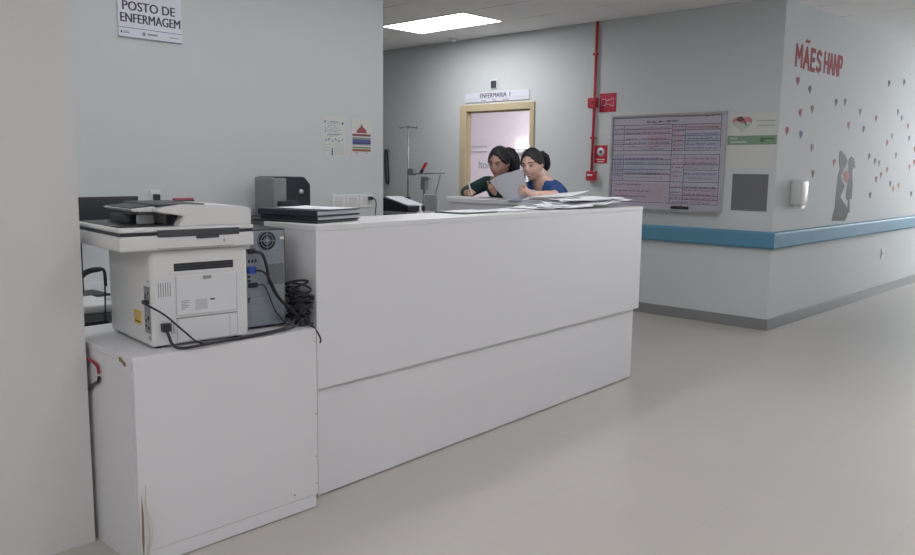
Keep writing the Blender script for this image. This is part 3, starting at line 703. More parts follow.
b.box(0.012, 0.0127, 0.11, 0.175, 0.033, 0.037, M['ink_grey']); b.box(0.012, 0.0127, -0.187, 0.192, 0.008, 0.012, M['ink_grey']); b.build('footer_print', r)

def scrib(b, plane, u0, u1, v, h, m, rn, off, gap=0.25):
    """handwriting-like strokes along a line; plane(u, v, o) -> point"""
    u = u0
    while u < u1:
        wl = rn.uniform(1.2, 4.0) * h; e = min(u + wl, u1); pts = []; x = u
        while x < e:
            pts.append(plane(x, v + rn.uniform(0, h), off)); x += h * 0.32
        if len(pts) > 1: b.tube(pts, h * 0.20, m, 3, caps=False)
        u = e + h * rn.uniform(0.4, 1.0)
r = thing('notice_poster', 'white notice covered in small blue diagrams on the station wall', 'poster', (XP, 3.575, 1.475))
b = MB(); b.box(0, 0.002, -0.10, 0.10, 0, 0.275, M['poster'], 0.0); b.build('sheet', r)
b = MB(); q = random.Random(3)
def PW(u, v, o): return (o, u, v)
for z in (0.232, 0.222): b.box(0.002, 0.0026, -0.07 if z < .23 else -0.04, 0.075 if z < .23 else 0.03, z, z + (0.002 if z < .23 else 0.005), M['ink_blue'])
for (y, z, s) in ((-0.082, 0.235, .012), (0.073, 0.228, .013), (-0.075, 0.19, .008), (-0.078, 0.17, .009), (-0.022, 0.03, .014), (-0.022, 0.012, .013), (-0.022, 0.047, .010)):
    b.ball((0.002, y, z), 0.0012, s * .6, s * .7, M['ink_blue'], 10)
for z in (0.205, 0.19, 0.175, 0.165, 0.15, 0.142): scrib(b, PW, -0.06, q.uniform(0.0, 0.08), z, 0.006, M['ink_blue'], q, 0.0022)
for z in (0.135, 0.148): b.box(0.002, 0.0026, -0.075, -0.01 if z < .14 else 0.05, z, z + 0.002, M['ink_blue'])
for k in range(6): scrib(b, PW, -0.085 + k * 0.028, -0.085 + k * 0.028 + 0.02, 0.098 + 0.006 * (k % 2), 0.018, M['ink_blue'], q, 0.0022)
for z in (0.08, 0.068, 0.056, 0.044, 0.032, 0.02, 0.01): scrib(b, PW, 0.0, 0.085, z, 0.005, M['ink_grey'], q, 0.0022)
for z in (0.075, 0.055, 0.035): scrib(b, PW, -0.09, -0.035, z, 0.006, M['ink_grey'], q, 0.0022)
b.build('print', r)
r = thing('notice_poster', 'small white poster with a red figure above red, blue and orange bands', 'poster', (XP, 3.82, 1.485))
b = MB(); b.box(0, 0.002, -0.095, 0.095, 0, 0.255, M['poster']); b.build('sheet', r)
b = MB()
for z0, z1, mm in ((0.134, 0.150, 'decal_brown'), (0.090, 0.112, 'ink_blue'), (0.078, 0.090, 'decal_purple'), (0.070, 0.078, 'ink_grey'), (0.048, 0.060, 'poster_green'), (0.034, 0.044, 'decal_orange'), (0.026, 0.034, 'decal_brown'), (0.112, 0.126, 'ink_grey')):
    b.box(0.002, 0.0026, -0.085, 0.085, z0, z1, M[mm])
b.prism([(-0.05, 0.157), (0.05, 0.157), (0.04, 0.18), (0.012, 0.20), (0.0, 0.225), (-0.012, 0.20), (-0.04, 0.18)], 0.002, 0.0026, M['decal_rose'], 'x')
b.box(0.002, 0.0026, -0.06, -0.035, 0.012, 0.017, M['decal_rose']); b.box(0.002, 0.0026, 0.03, 0.06, 0.012, 0.017, M['ink_grey']); b.build('print', r)
# sockets
r = thing('wall_socket', 'white wall socket with black plugs above the printer', 'socket', (XP, 2.243, 1.205))
b = MB(); b.box(0, 0.010, -0.032, 0.032, -0.045, 0.045, M['white'], 0.003); b.build('cover_plate', r)
b = MB(); b.box(0.010, 0.045, -0.018, 0.014, -0.018, 0.022, M['dark'], 0.005); b.cyl((0.03, 0.0, -0.018), (0.03, 0.0, -0.06), 0.005, M['cable'], 8); b.build('plug', r)
b = MB(); wire(b, [(XP + .03, 2.245, 1.187), (XP + .04, 2.25, 1.13), (XP + .04, 2.262, 1.0), (XP + .04, 2.25, 0.85), (XP + .05, 2.25, 0.745)], 0.004, M['cable']); tag(b.build('adapter_cable'), 'black cable dropping from the wall socket above the printer', 'cable')
r = thing('adapter_block', 'black adapter with red top fixed on the wall right of the small socket', 'adapter', (XP, 2.41, 1.175))
b = MB(); b.box(0, 0.035, -0.055, 0.07, -0.018, 0.012, M['dark'], 0.004); b.build('body', r)
b = MB(); b.box(0, 0.032, -0.06, 0.065, 0.0125, 0.026, M['ink_red'], 0.003); b.build('top', r)['label'] = 'red top'
r = thing('multi_socket', 'wide white triple socket plate behind the folders on the station wall', 'socket', (XP, 3.73, 1.155))
b = MB(); b.box(0, 0.012, -0.19, 0.19, -0.048, 0.048, M['white'], 0.003)
for y in (-0.065, 0.06): b.box(0.012, 0.0125, y, y + 0.002, -0.046, 0.046, M['seam'])
b.build('cover_plate', r)
for y in (-0.13, 0.0, 0.125):
    b = MB(); b.box(0.012, 0.0145, y - 0.035, y + 0.035, -0.03, 0.03, M['poster'], 0.002); b.build('outlet', r)
b = MB(); b.box(0.0145, 0.045, 0.135, 0.165, 0.005, 0.03, M['dark'], 0.005); b.build('plug', r)
b = MB(); wire(b, [(XP + .045, 3.88, 1.172), (XP + .06, 3.895, 1.165), (XP + .062, 3.905, 1.13), (XP + .055, 3.902, 1.05), (XP + .05, 3.90, 0.9)], 0.004, M['cable']); tag(b.build('socket_cable'), 'black cable hanging from the triple socket plate', 'cable')

# ------------------------------------------------------------------ things on the back wall (face -Y)
def PY(x0, z0):
    return lambda u, v, o: (x0 + u, YF - o, z0 + v)
r = thing('ward_sign', 'white sign reading ENFERMARIA I above the ward door', 'sign', (-6.085, YF, 2.15))
b = MB(); b.box(-0.475, 0.475, -0.012, 0, 0, 0.105, M['sign_white'], 0.002); b.build('board', r)
b = MB(); bold(b, 'ENFERMARIA  I', 0.075, FACE_Y, -0.02, -0.0122, 0.044, 0.92); b.build('lettering', r)
b = MB(); b.box(-0.475, 0.475, -0.0127, -0.012, 0.032, 0.034, M['ink_grey'])
for x0, x1 in ((-0.22, -0.15), (-0.06, 0.0), (0.10, 0.19)): b.box(x0, x1, -0.0127, -0.012, 0.010, 0.020, M['ink_grey'])
b.build('footer_print', r)
r = thing('call_light', 'small square dark light fitting with white frame above the ward sign', 'lamp', (-6.125, YF, 2.285))
b = MB(); b.box(-0.055, 0.055, -0.012, 0, 0, 0.105, M['white'], 0.002); b.build('frame', r)
b = MB(); b.box(-0.038, 0.038, -0.022, -0.012, 0.014, 0.092, M['dark_mid'], 0.004); b.build('lens', r)
# fire pipe
r = thing('fire_alarm_conduit', 'red fire alarm conduit running down the back wall with two junction boxes', 'pipe', (-4.765, YF, 1.29))
b = MB(); b.cyl((0.0, -0.022, 0.085), (0.012, -0.022, 1.578), 0.014, M['red'], 16)
for z in (0.42, 1.25): b.box(-0.022, 0.024, -0.04, 0, z, z + 0.022, M['red'], 0.003)
b.build('pipe', r)
b = MB(); b.box(-0.045, 0.055, -0.06, 0, 0.0, 0.095, M['red'], 0.006); b.box(-0.025, 0.035, -0.062, -0.06, 0.045, 0.065, M['sign_white']); b.build('call_point', r)
b = MB(); b.box(-0.05, 0.045, -0.065, 0, 0.73, 0.83, M['red'], 0.008); b.cyl((-0.002, -0.066, 0.78), (-0.002, -0.07, 0.78), 0.016, M['decal_rose'], 16); b.build('junction_box', r)
r = thing('alarm_sign', 'red square sign with a white horn symbol beside the red conduit', 'sign', (-4.612, YF, 1.975))
b = MB(); b.box(-0.098, 0.098, -0.004, 0, 0, 0.185, M['red_sign'], 0.001); b.build('board', r)
b = MB(); 
def out(pts, wd=0.006):
    n = len(pts)
    for i in range(n):
        a, c = Vector(pts[i]), Vector(pts[(i + 1) % n]); b.cyl((a.x, -0.0045, a.y), (c.x, -0.0045, c.y), wd / 2, M['sign_white'], 6)
out([(-0.075, 0.065), (-0.02, 0.065), (-0.02, 0.125), (-0.075, 0.125)]); out([(-0.02, 0.082), (0.03, 0.068), (0.068, 0.055), (0.068, 0.135), (0.03, 0.122), (-0.02, 0.108)])
b.build('symbol', r)
r = thing('alarm_button_sign', 'small red sign with a white disc above the lower red box', 'sign', (-4.675, YF, 1.465))
b = MB(); b.box(-0.078, 0.078, -0.004, 0, 0, 0.18, M['red_sign'], 0.001); b.build('board', r)
b = MB(); b.cyl((0, -0.004, 0.115), (0, -0.0052, 0.115), 0.045, M['sign_white'], 28); b.cyl((0, -0.0052, 0.115), (0, -0.0062, 0.115), 0.017, M['ink'], 16)
b.box(-0.05, 0.05, -0.0048, -0.004, 0.034, 0.044, M['sign_white']); b.box(-0.04, 0.04, -0.0048, -0.004, 0.012, 0.020, M['sign_white']); b.build('symbol', r)

# whiteboard
BX, BZ, BW, BH = -4.532, 1.045, 1.172, 0.872
r = thing('whiteboard', 'large whiteboard ruled into a patient table and filled with handwriting', 'whiteboard', (BX, YF, BZ))
b = MB(); b.box(0, BW, -0.012, -0.001, 0, BH, M['board']); BOARD = b
b = MB()
for a in ((-0.02, 0.0, -0.02, BH + 0.02), (BW, BW + 0.02, -0.02, BH + 0.02), (0, BW, -0.02, 0), (0, BW, BH, BH + 0.02)):
    b.box(a[0], a[1], -0.02, 0, a[2], a[3], M['alu'], 0.002)
b.build('frame', r)
b = MB(); b.box(0.0, BW, -0.065, -0.02, -0.022, -0.014, M['alu'], 0.002); b.box(0, BW, -0.067, -0.063, -0.022, -0.004, M['alu']); b.build('tray', r)
X0, X1, Z0, Z1 = 0.008, BW - 0.03, 0.03, BH - 0.012
def U(u): return X0 + u * (X1 - X0)
def V(v): return Z1 - v * (Z1 - Z0)
b = BOARD
def smear(u0, u1, v0, v1, m): b.box(U(u0), U(u1), -0.0123, -0.0119, V(v1), V(v0), m)
for a in ((0.12, .55, .13, .19, 'board_pink'), (.35, .55, .20, .36, 'board_pink'), (.69, .99, .09, .16, 'board_pink'), (.12, .55, .46, .55, 'board_blue'), (.12, .45, .56, .66, 'board_blue'), (.69, .99, .19, .36, 'board_blue'),
          (0.01, .55, .76, .96, 'board_pink'), (.69, .99, .45, .56, 'board_pink'), (.57, .68, .1, .34, 'board_pink'), (.69, .99, .62, .72, 'board_blue'), (.69, .99, .8, .95, 'board_pink'), (0.01, .11, .45, .72, 'board_blue')): smear(*a[:4], M[a[4]])
def hl(u0, u1, v, wd=0.0045, m='line'): b.box(U(u0), U(u1), -0.0131, -0.0123, V(v) - wd / 2, V(v) + wd / 2, M[m])
def vl(u, v0, v1, wd=0.0045, m='line'): b.box(U(u) - wd / 2, U(u) + wd / 2, -0.0131, -0.0123, V(v1), V(v0), M[m])
hl(0, 1, 0.0, .006); vl(0, 0, 0.98); vl(1, 0, 0.36); vl(1, 0.42, 0.98)
for v in (.085, .135, .19, .255, .305, .38): hl(0, .57, v)
for v in (.09, .15, .215, .275, .38): hl(.57, 1, v)
for u in (.11, .57, .69): vl(u, .085, .38)
for v in (.43, .485, .54, .60, .655, .735): hl(0, 1 if v in (.43, .54, .735) else .57, v)
hl(.69, 1, .60); vl(.11, .43, .735); vl(.57, .38, .98); vl(.69, .43, .98)
for v in (.80, .885, .93): hl(.57, 1, v)
hl(0, 1, .98)
for k in range(3): vl(.03 + .025 * k, .43, .735, .002, 'ink_purple')
for k in range(2): vl(.60 + .03 * k, .09, .93, .002, 'ink_grey')
q = random.Random(8)
def PB(u, v, o): return (u, -o, v)
def wr(u0, u1, v, m, h=0.014): scrib(b, PB, U(u0), U(u1), V(v), h, M[m], q, 0.0128)
wr(.33, .49, .062, 'ink', .02); wr(.51, .64, .062, 'ink', .02); wr(.68, .97, .012, 'ink_grey', .022)
for v, a, c, m in ((.13, .13, .56, 'ink_grey'), (.185, .13, .33, 'ink'), (.185, .34, .55, 'ink_red'), (.25, .13, .24, 'ink'), (.25, .28, .52, 'ink_red'), (.30, .13, .30, 'ink_blue'), (.30, .30, .55, 'ink_purple'), (.345, .15, .45, 'ink_purple'), (.375, .3, .5, 'ink_grey'),
                   (.48, .13, .5, 'ink_blue'), (.53, .13, .33, 'ink_blue'), (.53, .35, .55, 'ink_grey'), (.65, .13, .48, 'ink'), (.65, .35, .56, 'ink_red'), (.70, .13, .5, 'ink_grey'),
                   (.13, .70, .98, 'ink_purple'), (.14, .8, .98, 'ink_red'), (.205, .70, .98, 'ink_purple'), (.26, .72, .97, 'ink'), (.32, .70, .97, 'ink_blue'), (.365, .7, .97, 'ink_purple'),
                   (.48, .70, .98, 'ink_purple'), (.53, .70, .98, 'ink_blue'), (.585, .70, .96, 'ink_grey'), (.65, .70, .98, 'ink_blue'), (.70, .72, .95, 'ink_grey'),
                   (.795, .70, .98, 'ink'), (.835, .7, .98, 'ink_purple'), (.88, .70, .98, 'ink'), (.925, .72, .97, 'ink_purple'), (.97, .6, .95, 'ink_blue'),
                   (.785, .04, .30, 'ink'), (.86, .03, .38, 'ink'), (.925, .03, .34, 'ink'), (.965, .05, .18, 'ink_grey')):
    wr(a, c, v, m)
for v in (.12, .17, .22, .28, .33, .37, .48, .53, .58, .63, .68, .80, .86, .92): wr(.58, .68, v, 'ink_purple' if q.random() < .6 else 'ink_red', .014); 
for v in (.13, .18, .29, .34, .48, .53, .58, .63, .68): wr(.01, .10, v, 'ink_purple' if q.random() < .6 else 'ink_blue', .012)
b.build('board', r)
b = MB(); b.box(0, 0.17, -0.036, 0, 0, 0.036, M['dark'], 0.006); b.box(0.02, 0.10, -0.034, -0.004, 0.0362, 0.046, M['port'], 0.002)
o = b.build('board_eraser', loc=(-3.835, YF - 0.023, BZ - 0.0135)); tag(o, 'dark blue eraser lying on the whiteboard tray', 'eraser')

# poster with heart emblem, grey panel
r = thing('health_poster', 'pale poster with a mother and child heart emblem and a green band', 'poster', (-3.105, YF, 1.43))
b = MB(); b.box(-0.225, 0.222, -0.003, 0, 0.0, 0.485, M['poster'], 0.0); b.build('sheet', r)
b = MB(); b.box(-0.225, 0.222, -0.0038, -0.003, 0.205, 0.285, M['poster_green']); 
b.box(-0.20, -0.13, -0.0043, -0.0038, 0.255, 0.268, M['poster_pale']); b.box(-0.20, -0.04, -0.0043, -0.0038, 0.222, 0.236, M['poster_pale'])
b.cyl((0.095, -0.0038, 0.247), (0.095, -0.0045, 0.247), 0.02, M['poster_dgreen'], 14); b.box(0.115, 0.20, -0.0043, -0.0038, 0.25, 0.262, M['poster_dgreen']); b.build('green_band', r)
def heart(s, n=26):
    P_ = []
    for i in range(n):
        t_ = 2 * PI * i / n
        P_.append((s * (16 * math.sin(t_) ** 3) / 17, s * (13 * math.cos(t_) - 5 * math.cos(2 * t_) - 2 * math.cos(3 * t_) - math.cos(4 * t_)) / 17))
    return P_
b = MB(); cx, cz = -0.095, 0.395
b.prism([(cx + p[0] * 1.25, cz + p[1]) for p in heart(0.078)], -0.0038, -0.003, M['poster_pink'], 'y')
b.prism([(cx - 0.085 + x * 0.19, cz - 0.07 + z * 0.12) for x, z in ((0, .62), (.2, .75), (.45, .55), (.75, .72), (.93, .5), (.5, .03), (.42, .03))], -0.0044, -0.0038, M['poster_pale'], 'y')
b.prism([(cx - 0.02 + 0.035 * math.cos(a) , cz + 0.035 + 0.022 * math.sin(a)) for a in [k * PI / 8 for k in range(16)]], -0.005, -0.0038, M['poster_brown'], 'y')
b.prism([(cx + 0.01, cz + .03), (cx + .03, cz + .012), (cx + .045, cz - .025), (cx + .028, cz - .015)], -0.005, -0.0038, M['poster_brown'], 'y')
b.build('heart_emblem', r)
b = MB()
for z, a, c in ((0.405, 0.03, 0.20), (0.365, 0.05, 0.20)): b.box(a, c, -0.0038, -0.003, z, z + 0.012, M['poster_pale'])
for z, a, c in ((0.408, 0.03, 0.20), (0.368, 0.05, 0.20)): b.box(a, c, -0.0042, -0.003, z, z + 0.004, M['ink_grey'])
b.build('small_print', r)
b = MB(); b.box(-0.164, 0.163, -0.006, 0, 0, 0.325, M['grey_panel'], 0.001); b.box(-0.16, 0.16, -0.0066, -0.006, 0.004, 0.012, M['seam'])
o = b.build('display_board', loc=(-3.097, YF, 1.053)); tag(o, 'plain dark grey rectangular panel on the back wall under the heart poster', 'panel')

# ------------------------------------------------------------------ mural on the corridor wall (face +X)
XS = XM
r = thing('mural_lettering', 'red handmade cut letters spelling MÃES HANP at the top of the mural wall', 'lettering', (XS, 7.277, 2.325))
y = 0.0
strokes = {'M': [(0, 0), (0.02, 1), (.5, .45), (.92, 1), (1, 0)], 'A': [(0, 0), (.45, 1), (1, 0), None, (.2, .38), (.82, .38)], 'E': [(.95, 1), (0, 1), (0, 0), (.95, 0), None, (0, .52), (.8, .52)],
           'S': [(.95, .88), (.5, 1), (.1, .86), (.1, .62), (.85, .42), (.92, .14), (.5, 0), (0, .1)], 'H': [(0, 0), (0, 1), None, (1, 0), (1, 1), None, (0, .5), (1, .5)],
           'N': [(0, 0), (0, 1), (1, 0), (1, 1)], 'P': [(0, 0), (0, 1), (.8, .98), (1, .78), (.8, .5), (0, .48)], '~': [(0, 0), (.3, .5), (.6, .1), (1, .5)]}
def letter(ch, y0, z0, wd, ht, th=0.030):
    b = MB(); seg = []; cur = []
    for p in strokes[ch] + [None]:
        if p is None:
            for a, c in zip(cur, cur[1:]):
                a = Vector((y0 + a[0] * wd, z0 + a[1] * ht)); c = Vector((y0 + c[0] * wd, z0 + c[1] * ht)); d = (c - a).normalized(); nn = Vector((-d.y, d.x)) * th / 2; a -= d * th * .35; c += d * th * .35
                b.prism([tuple(a + nn), tuple(a - nn), tuple(c - nn), tuple(c + nn)], 0.0, 0.002 + 0.0002 * len(b.bm.verts) / 8, M['decal_red'], 'x')
            cur = []
        else: cur.append(p)
    return b.build('letter', r)
for ch, y0, wd, z0 in (('M', 0.02, 0.13, 0.005), ('A', 0.20, 0.12, 0.0), ('E', 0.37, 0.09, 0.0), ('S', 0.51, 0.10, 0.005), ('H', 0.70, 0.10, 0.01), ('A', 0.83, 0.10, 0.01), ('N', 0.96, 0.09, 0.012), ('P', 1.08, 0.08, 0.012)):
    letter(ch, y0, z0, wd, 0.17, 0.040)
letter('~', 0.22, 0.225, 0.09, 0.03, 0.022)
def hs(y, z, s, m, label, squash=0.8):
    q = random.Random(int(y * 1000 + z * 77)); a = q.uniform(-0.3, 0.3); b = MB()
    pts = [(p[0] * squash * math.cos(a) - p[1] * math.sin(a), p[0] * squash * math.sin(a) + p[1] * math.cos(a)) for p in heart(s)]
    b.prism(pts, 0.0, 0.0025, M[m], 'x')
    o = b.build('heart_sticker', loc=(XS, y, z)); tag(o, label, 'heart sticker', 'paper hearts on the mural wall')
HEARTS = [
 (7.37, 2.20, 'decal_red', 'red heart just below the letter M of the mural lettering'),
 (7.66, 2.15, 'decal_purple', 'dark purple heart below the letters AE of the mural lettering'),
 (8.35, 2.08, 'decal_dark', 'dark slate heart, left of the close pair below the end of the lettering'),
 (8.60, 2.10, 'decal_grey', 'grey heart, right of the close pair below the end of the lettering'),
 (7.47, 1.93, 'decal_red', 'red heart second down below the letter M, left of a brownish one'),
 (7.75, 1.98, 'decal_brown', 'brownish heart right of the second red heart below the letter M'),
 (9.07, 2.03, 'decal_grey', 'greyish red heart right of and below the close pair of hearts'),
 (9.60, 1.99, 'decal_rose', 'rose heart halfway between the close pair and the right edge, highest of its neighbours'),
 (8.75, 1.88, 'decal_rose', 'rose heart above the left side of the silhouette couple, higher of two'),
 (9.22, 1.86, 'decal_purple', 'purple heart upper right of the silhouette couple, on a level with the rose one'),
 (9.95, 2.39, 'decal_dark', 'dark heart high on the mural, left of the topmost pair'),
 (10.51, 2.45, 'decal_dark', 'dark heart high on the mural, right of the topmost pair'),
 (10.37, 2.10, 'decal_grey', 'pale grey heart well below the topmost pair, touching a dark one'),
 (10.53, 2.04, 'decal_purple', 'dark blue heart just right of the pale grey one below the topmost pair'),
 (10.81, 1.96, 'decal_rose', 'small pink heart near the right edge below the dark blue one'),
 (7.20, 1.76, 'decal_red', 'red heart nearest to the wall corner'),
 (7.52, 1.74, 'decal_purple', 'violet blue heart right of the red one nearest to the corner'),
 (7.81, 1.63, 'decal_brown', 'brownish red heart midway between the violet heart and the soap dispenser level'),
 (7.88, 1.39, 'decal_brown', 'brownish heart right above the dispenser, lowest on the left side'),
 (8.42, 1.50, 'decal_red', 'red heart directly left of the heads of the silhouette couple'),
 (9.47, 1.58, 'decal_dark', 'dark heart first in the slanting row right of the couple'),
 (9.68, 1.53, 'decal_purple', 'dark purple heart second in the slanting row right of the couple'),
 (9.83, 1.51, 'decal_grey', 'small grey heart third in the slanting row right of the couple'),
 (10.06, 1.74, 'decal_brown', 'brownish heart above the slanting row, lower of a stacked pair'),
 (10.22, 1.82, 'decal_grey', 'grey heart above the slanting row, upper of a stacked pair'),
 (10.90, 1.82, 'decal_purple', 'purple heart near the right edge between two pink ones'),
 (10.43, 1.61, 'decal_grey', 'pale grey heart standing alone right of the slanting row'),
 (10.14, 1.44, 'decal_rose', 'pink heart below and right of the slanting row'),
 (9.93, 1.38, 'decal_brown', 'brown heart in the middle of the cluster low right of the couple'),
 (9.77, 1.33, 'decal_red', 'bright red heart lowest left in the cluster right of the couple'),
 (10.30, 1.28, 'decal_purple', 'dark heart just above the faint orange one'),
 (10.43, 1.22, 'decal_orange', 'faint orange heart, lower of the two orange ones'),
 (10.63, 1.26, 'decal_orange', 'orange heart, upper of the two orange ones'),
 (9.61, 1.16, 'decal_dark', 'dark heart lowest of all, just above the blue rail right of the couple'),
 (11.19, 1.15, 'decal_dark', 'dark heart low at the right edge above the blue rail'),
 (11.02, 1.48, 'decal_rose', 'pinkish heart at the right edge beside a redder one'),
 (11.19, 1.54, 'decal_red', 'red heart at the right edge on a level with the slanting row'),
 (11.17, 1.70, 'decal_brown', 'brown heart at the right edge, cut by the picture border'),
]
for i, (yy, zz, mm, lb) in enumerate(HEARTS): hs(yy, zz, 0.046, mm, lb)
# silhouette couple
r = thing('couple_silhouette', 'dark grey silhouette decal of an embracing couple with a red round belly', 'wall decal', (XS, 8.47, 0.92))
def rel(L_): return [(a - 8.47, c - 0.92) for a, c in L_]
b = MB(); b.prism(rel([(8.468, 0.92), (8.528, 1.052), (8.536, 1.221), (8.55, 1.359), (8.6, 1.435), (8.557, 1.511), (8.546, 1.602), (8.59, 1.621), (8.653, 1.596), (8.741, 1.568), (8.796, 1.522), (8.77, 1.475), (8.692, 1.42), (8.645, 1.366), (8.68, 1.312), (8.769, 1.273), (8.736, 1.219), (8.668, 1.157), (8.76, 1.109), (8.853, 1.059), (8.931, 1.001), (8.911, 0.946), (8.85, 0.905)]), 0, 0.002, M['couple'], 'x'); b.build('gowned_figure', r)
b = MB(); b.prism(rel([(8.846, 1.546), (8.911, 1.566), (8.995, 1.549), (9.047, 1.446), (8.994, 1.47), (8.958, 1.422), (9.009, 1.279), (9.011, 1.127), (8.95, 1.129), (8.98, 0.992), (8.918, 0.978), (8.905, 1.106), (8.833, 1.139), (8.834, 1.218), (8.866, 1.312), (8.878, 1.359), (8.863, 1.437), (8.83, 1.499)]), 0, 0.0024, M['couple'], 'x'); b.build('second_figure', r)
b = MB(); b.prism(rel([(8.697, 1.397), (8.774, 1.418), (8.869, 1.403), (8.89, 1.351), (8.832, 1.299), (8.735, 1.324)]), 0.0024, 0.0036, M['couple_red'], 'x'); b.build('belly', r)['label'] = 'round red belly'
# dispenser and socket
r = thing('soap_dispenser', 'white wall dispenser on the mural wall close to the corner', 'dispenser', (XS, 7.43, 1.075))
b = MB(); b.box(0, 0.11, -0.075, 0.075, 0.03, 0.255, M['dispenser'], 0.018, 4); b.build('body', r)
b = MB(); b.box(0.03, 0.10, -0.055, 0.055, 0.0, 0.03, M['dispenser'], 0.006); b.build('push_bar', r)
b = MB(); b.box(0.1, 0.112, -0.02, 0.02, 0.07, 0.20, M['white'], 0.004); b.build('level_window', r)
r = thing('low_wall_socket', 'small white socket on the mural wall below the blue rail', 'socket', (XS, 10.20, 0.42))
b = MB(); b.box(0, 0.01, -0.035, 0.035, 0, 0.11, M['white'], 0.003); b.build('cover_plate', r)
b = MB(); b.box(0.01, 0.0125, -0.012, 0.012, 0.035, 0.075, M['port'], 0.001); b.build('outlet', r)

# ------------------------------------------------------------------ equipment by the back wall, left of the door
r = thing('drip_stand', 'slim steel drip stand with hooks standing by the back wall', 'drip stand', (-6.985, 6.50, 0))
b = MB(); b.cyl((0, 0, 0.06), (0, 0, 1.87), 0.011, M['steel'], 12); b.build('pole', r)
b = MB()
for a in (0, PI / 2, PI, 1.5 * PI):
    wire(b, [(0, 0, 1.86), (0.07 * math.cos(a), 0.07 * math.sin(a), 1.865), (0.135 * math.cos(a), 0.135 * math.sin(a), 1.855), (0.145 * math.cos(a), 0.145 * math.sin(a), 1.875)], 0.005, M['steel'])
b.ball((0, 0, 1.872), 0.02, 0.02, 0.018, M['steel']); b.build('hooks', r)
b = MB()
for k in range(5):
    a = k * 2 * PI / 5; b.cyl((0, 0, 0.08), (0.15 * math.cos(a), 0.15 * math.sin(a), 0.07), 0.013, M['steel'], 10); b.ball((0.15 * math.cos(a), 0.15 * math.sin(a), 0.035), 0.02, 0.02, 0.035, M['dark'], 12)
b.build('wheel_base', r)
b = MB(); b.box(-0.025, 0.025, -0.025, 0.025, 1.0, 1.06, M['dark_mid'], 0.006); b.build('clamp', r)
r = thing('articulated_arm_stand', 'steel equipment stand with a horizontal arm and red clip by the back wall', 'equipment stand', (-6.66, 6.45, 0))
b = MB(); b.cyl((0, 0, 0.05), (0, 0, 1.30), 0.016, M['steel'], 12); b.box(-0.035, 0.04, -0.03, 0.03, 1.15, 1.30, M['steel'], 0.01); b.box(0.02, 0.07, -0.02, 0.02, 1.255, 1.285, M['steel'], 0.006); b.box(0.03, 0.24, -0.03, 0.0, 0.75, 1.10, M['alu'], 0.01); b.build('column', r)
b = MB(); b.cyl((-0.24, 0, 1.325), (0.32, 0.0, 1.345), 0.008, M['steel'], 10); b.build('arm', r)
b = MB(); b.box(-0.26, -0.16, -0.03, 0.03, 1.31, 1.39, M['steel'], 0.008); b.build('probe_holder', r)
b = MB(); b.prism([(-0.065, 1.355), (-0.03, 1.355), (0.05, 1.455), (0.015, 1.46)], -0.012, 0.012, M['red'], 'y', 0.003); b.prism([(-0.075, 1.34), (-0.035, 1.34), (-0.005, 1.39), (-0.035, 1.39)], -0.014, 0.014, M['dark'], 'y', 0.003); b.build('clip', r)['label'] = 'red and black clip'
b = MB()
for k in range(4):
    a = k * PI / 2 + .4; b.cyl((0, 0, 0.07), (0.13 * math.cos(a), 0.13 * math.sin(a), 0.06), 0.014, M['steel'], 10); b.ball((0.13 * math.cos(a), 0.13 * math.sin(a), 0.03), 0.02, 0.02, 0.03, M['dark'], 12)
b.build('wheel_base', r)
cable('hose', 'thin pinkish hose curving down from the end of the horizontal arm', [(-6.40, 6.45, 1.33), (-6.42, 6.44, 1.24), (-6.47, 6.43, 1.08), (-6.53, 6.43, 0.95), (-6.56, 6.44, 0.80)], 0.006, M['decal_grey'])
r = thing('medical_trolley', 'grey steel trolley with trays against the back wall', 'trolley', (-6.70, 6.10, 0))
b = MB(); b.box(-0.42, 0.36, -0.22, 0.22, 0.90, 0.925, M['alu'], 0.003); b.build('shelf', r)
b = MB(); b.box(-0.42, 0.36, -0.22, 0.22, 0.30, 0.32, M['alu'], 0.003); b.build('shelf', r)
b = MB(); b.box(-0.42, 0.36, -0.225, -0.215, 0.83, 0.90, M['grey_cover'], 0.002); b.build('drawer', r)
for sx in (-0.40, 0.34):
    for sy in (-0.2, 0.2):
        b = MB(); b.cyl((sx, sy, 0.05), (sx, sy, 0.90), 0.012, M['steel'], 10); b.ball((sx, sy, 0.03), 0.018, 0.018, 0.03, M['dark'], 10); b.build('leg', r)
b = MB(); b.prism([(-0.24, 0), (0.22, 0), (0.22, 0.06), (-0.14, 0.14), (-0.24, 0.14)], -0.13, 0.13, M['dark'], 'y', 0.006); b.prism([(-0.23, 0.141), (0.21, 0.064), (0.21, 0.074), (-0.14, 0.155), (-0.23, 0.155)], -0.12, 0.12, M['pages'], 'y', 0.002)
o = b.build('monitoring_unit', loc=(-6.55, 6.02, 0.926)); tag(o, 'dark sloping equipment case with a pale top on the steel trolley', 'equipment')
b = MB(); b.box(-0.14, 0.14, -0.12, 0.12, 0, 0.10, M['grey_cover'], 0.006); b.box(-0.10, 0.12, -0.09, 0.09, 0.1005, 0.125, M['paper'], 0.006)
o = b.build('supply_box', loc=(-6.95, 6.10, 0.926)); tag(o, 'grey box with white cloth on the left end of the trolley', 'box')
r = thing('squeeze_bottle', 'small white bottle with pointed tip behind the trolley case', 'bottle', (-6.17, 5.92, 0.0))
b = MB(); b.cyl((0, 0, 0.80), (0, 0, 0.94), 0.03, M['white'], 18); b.tube([(0, 0, 0.94), (0, 0, 0.955), (0, 0, 1.02)], [0.028, 0.012, 0.004], M['white'], 14); b.build('bottle', r)
b = MB(); b.cyl((0, 0, 0.0), (0, 0, 0.78), 0.022, M['steel'], 12); b.cyl((0, 0, 0.78), (0, 0, 0.80), 0.06, M['steel'], 20); b.cyl((0, 0, 0.0), (0, 0, 0.02), 0.13, M['steel'], 20); b.build('holder', r)
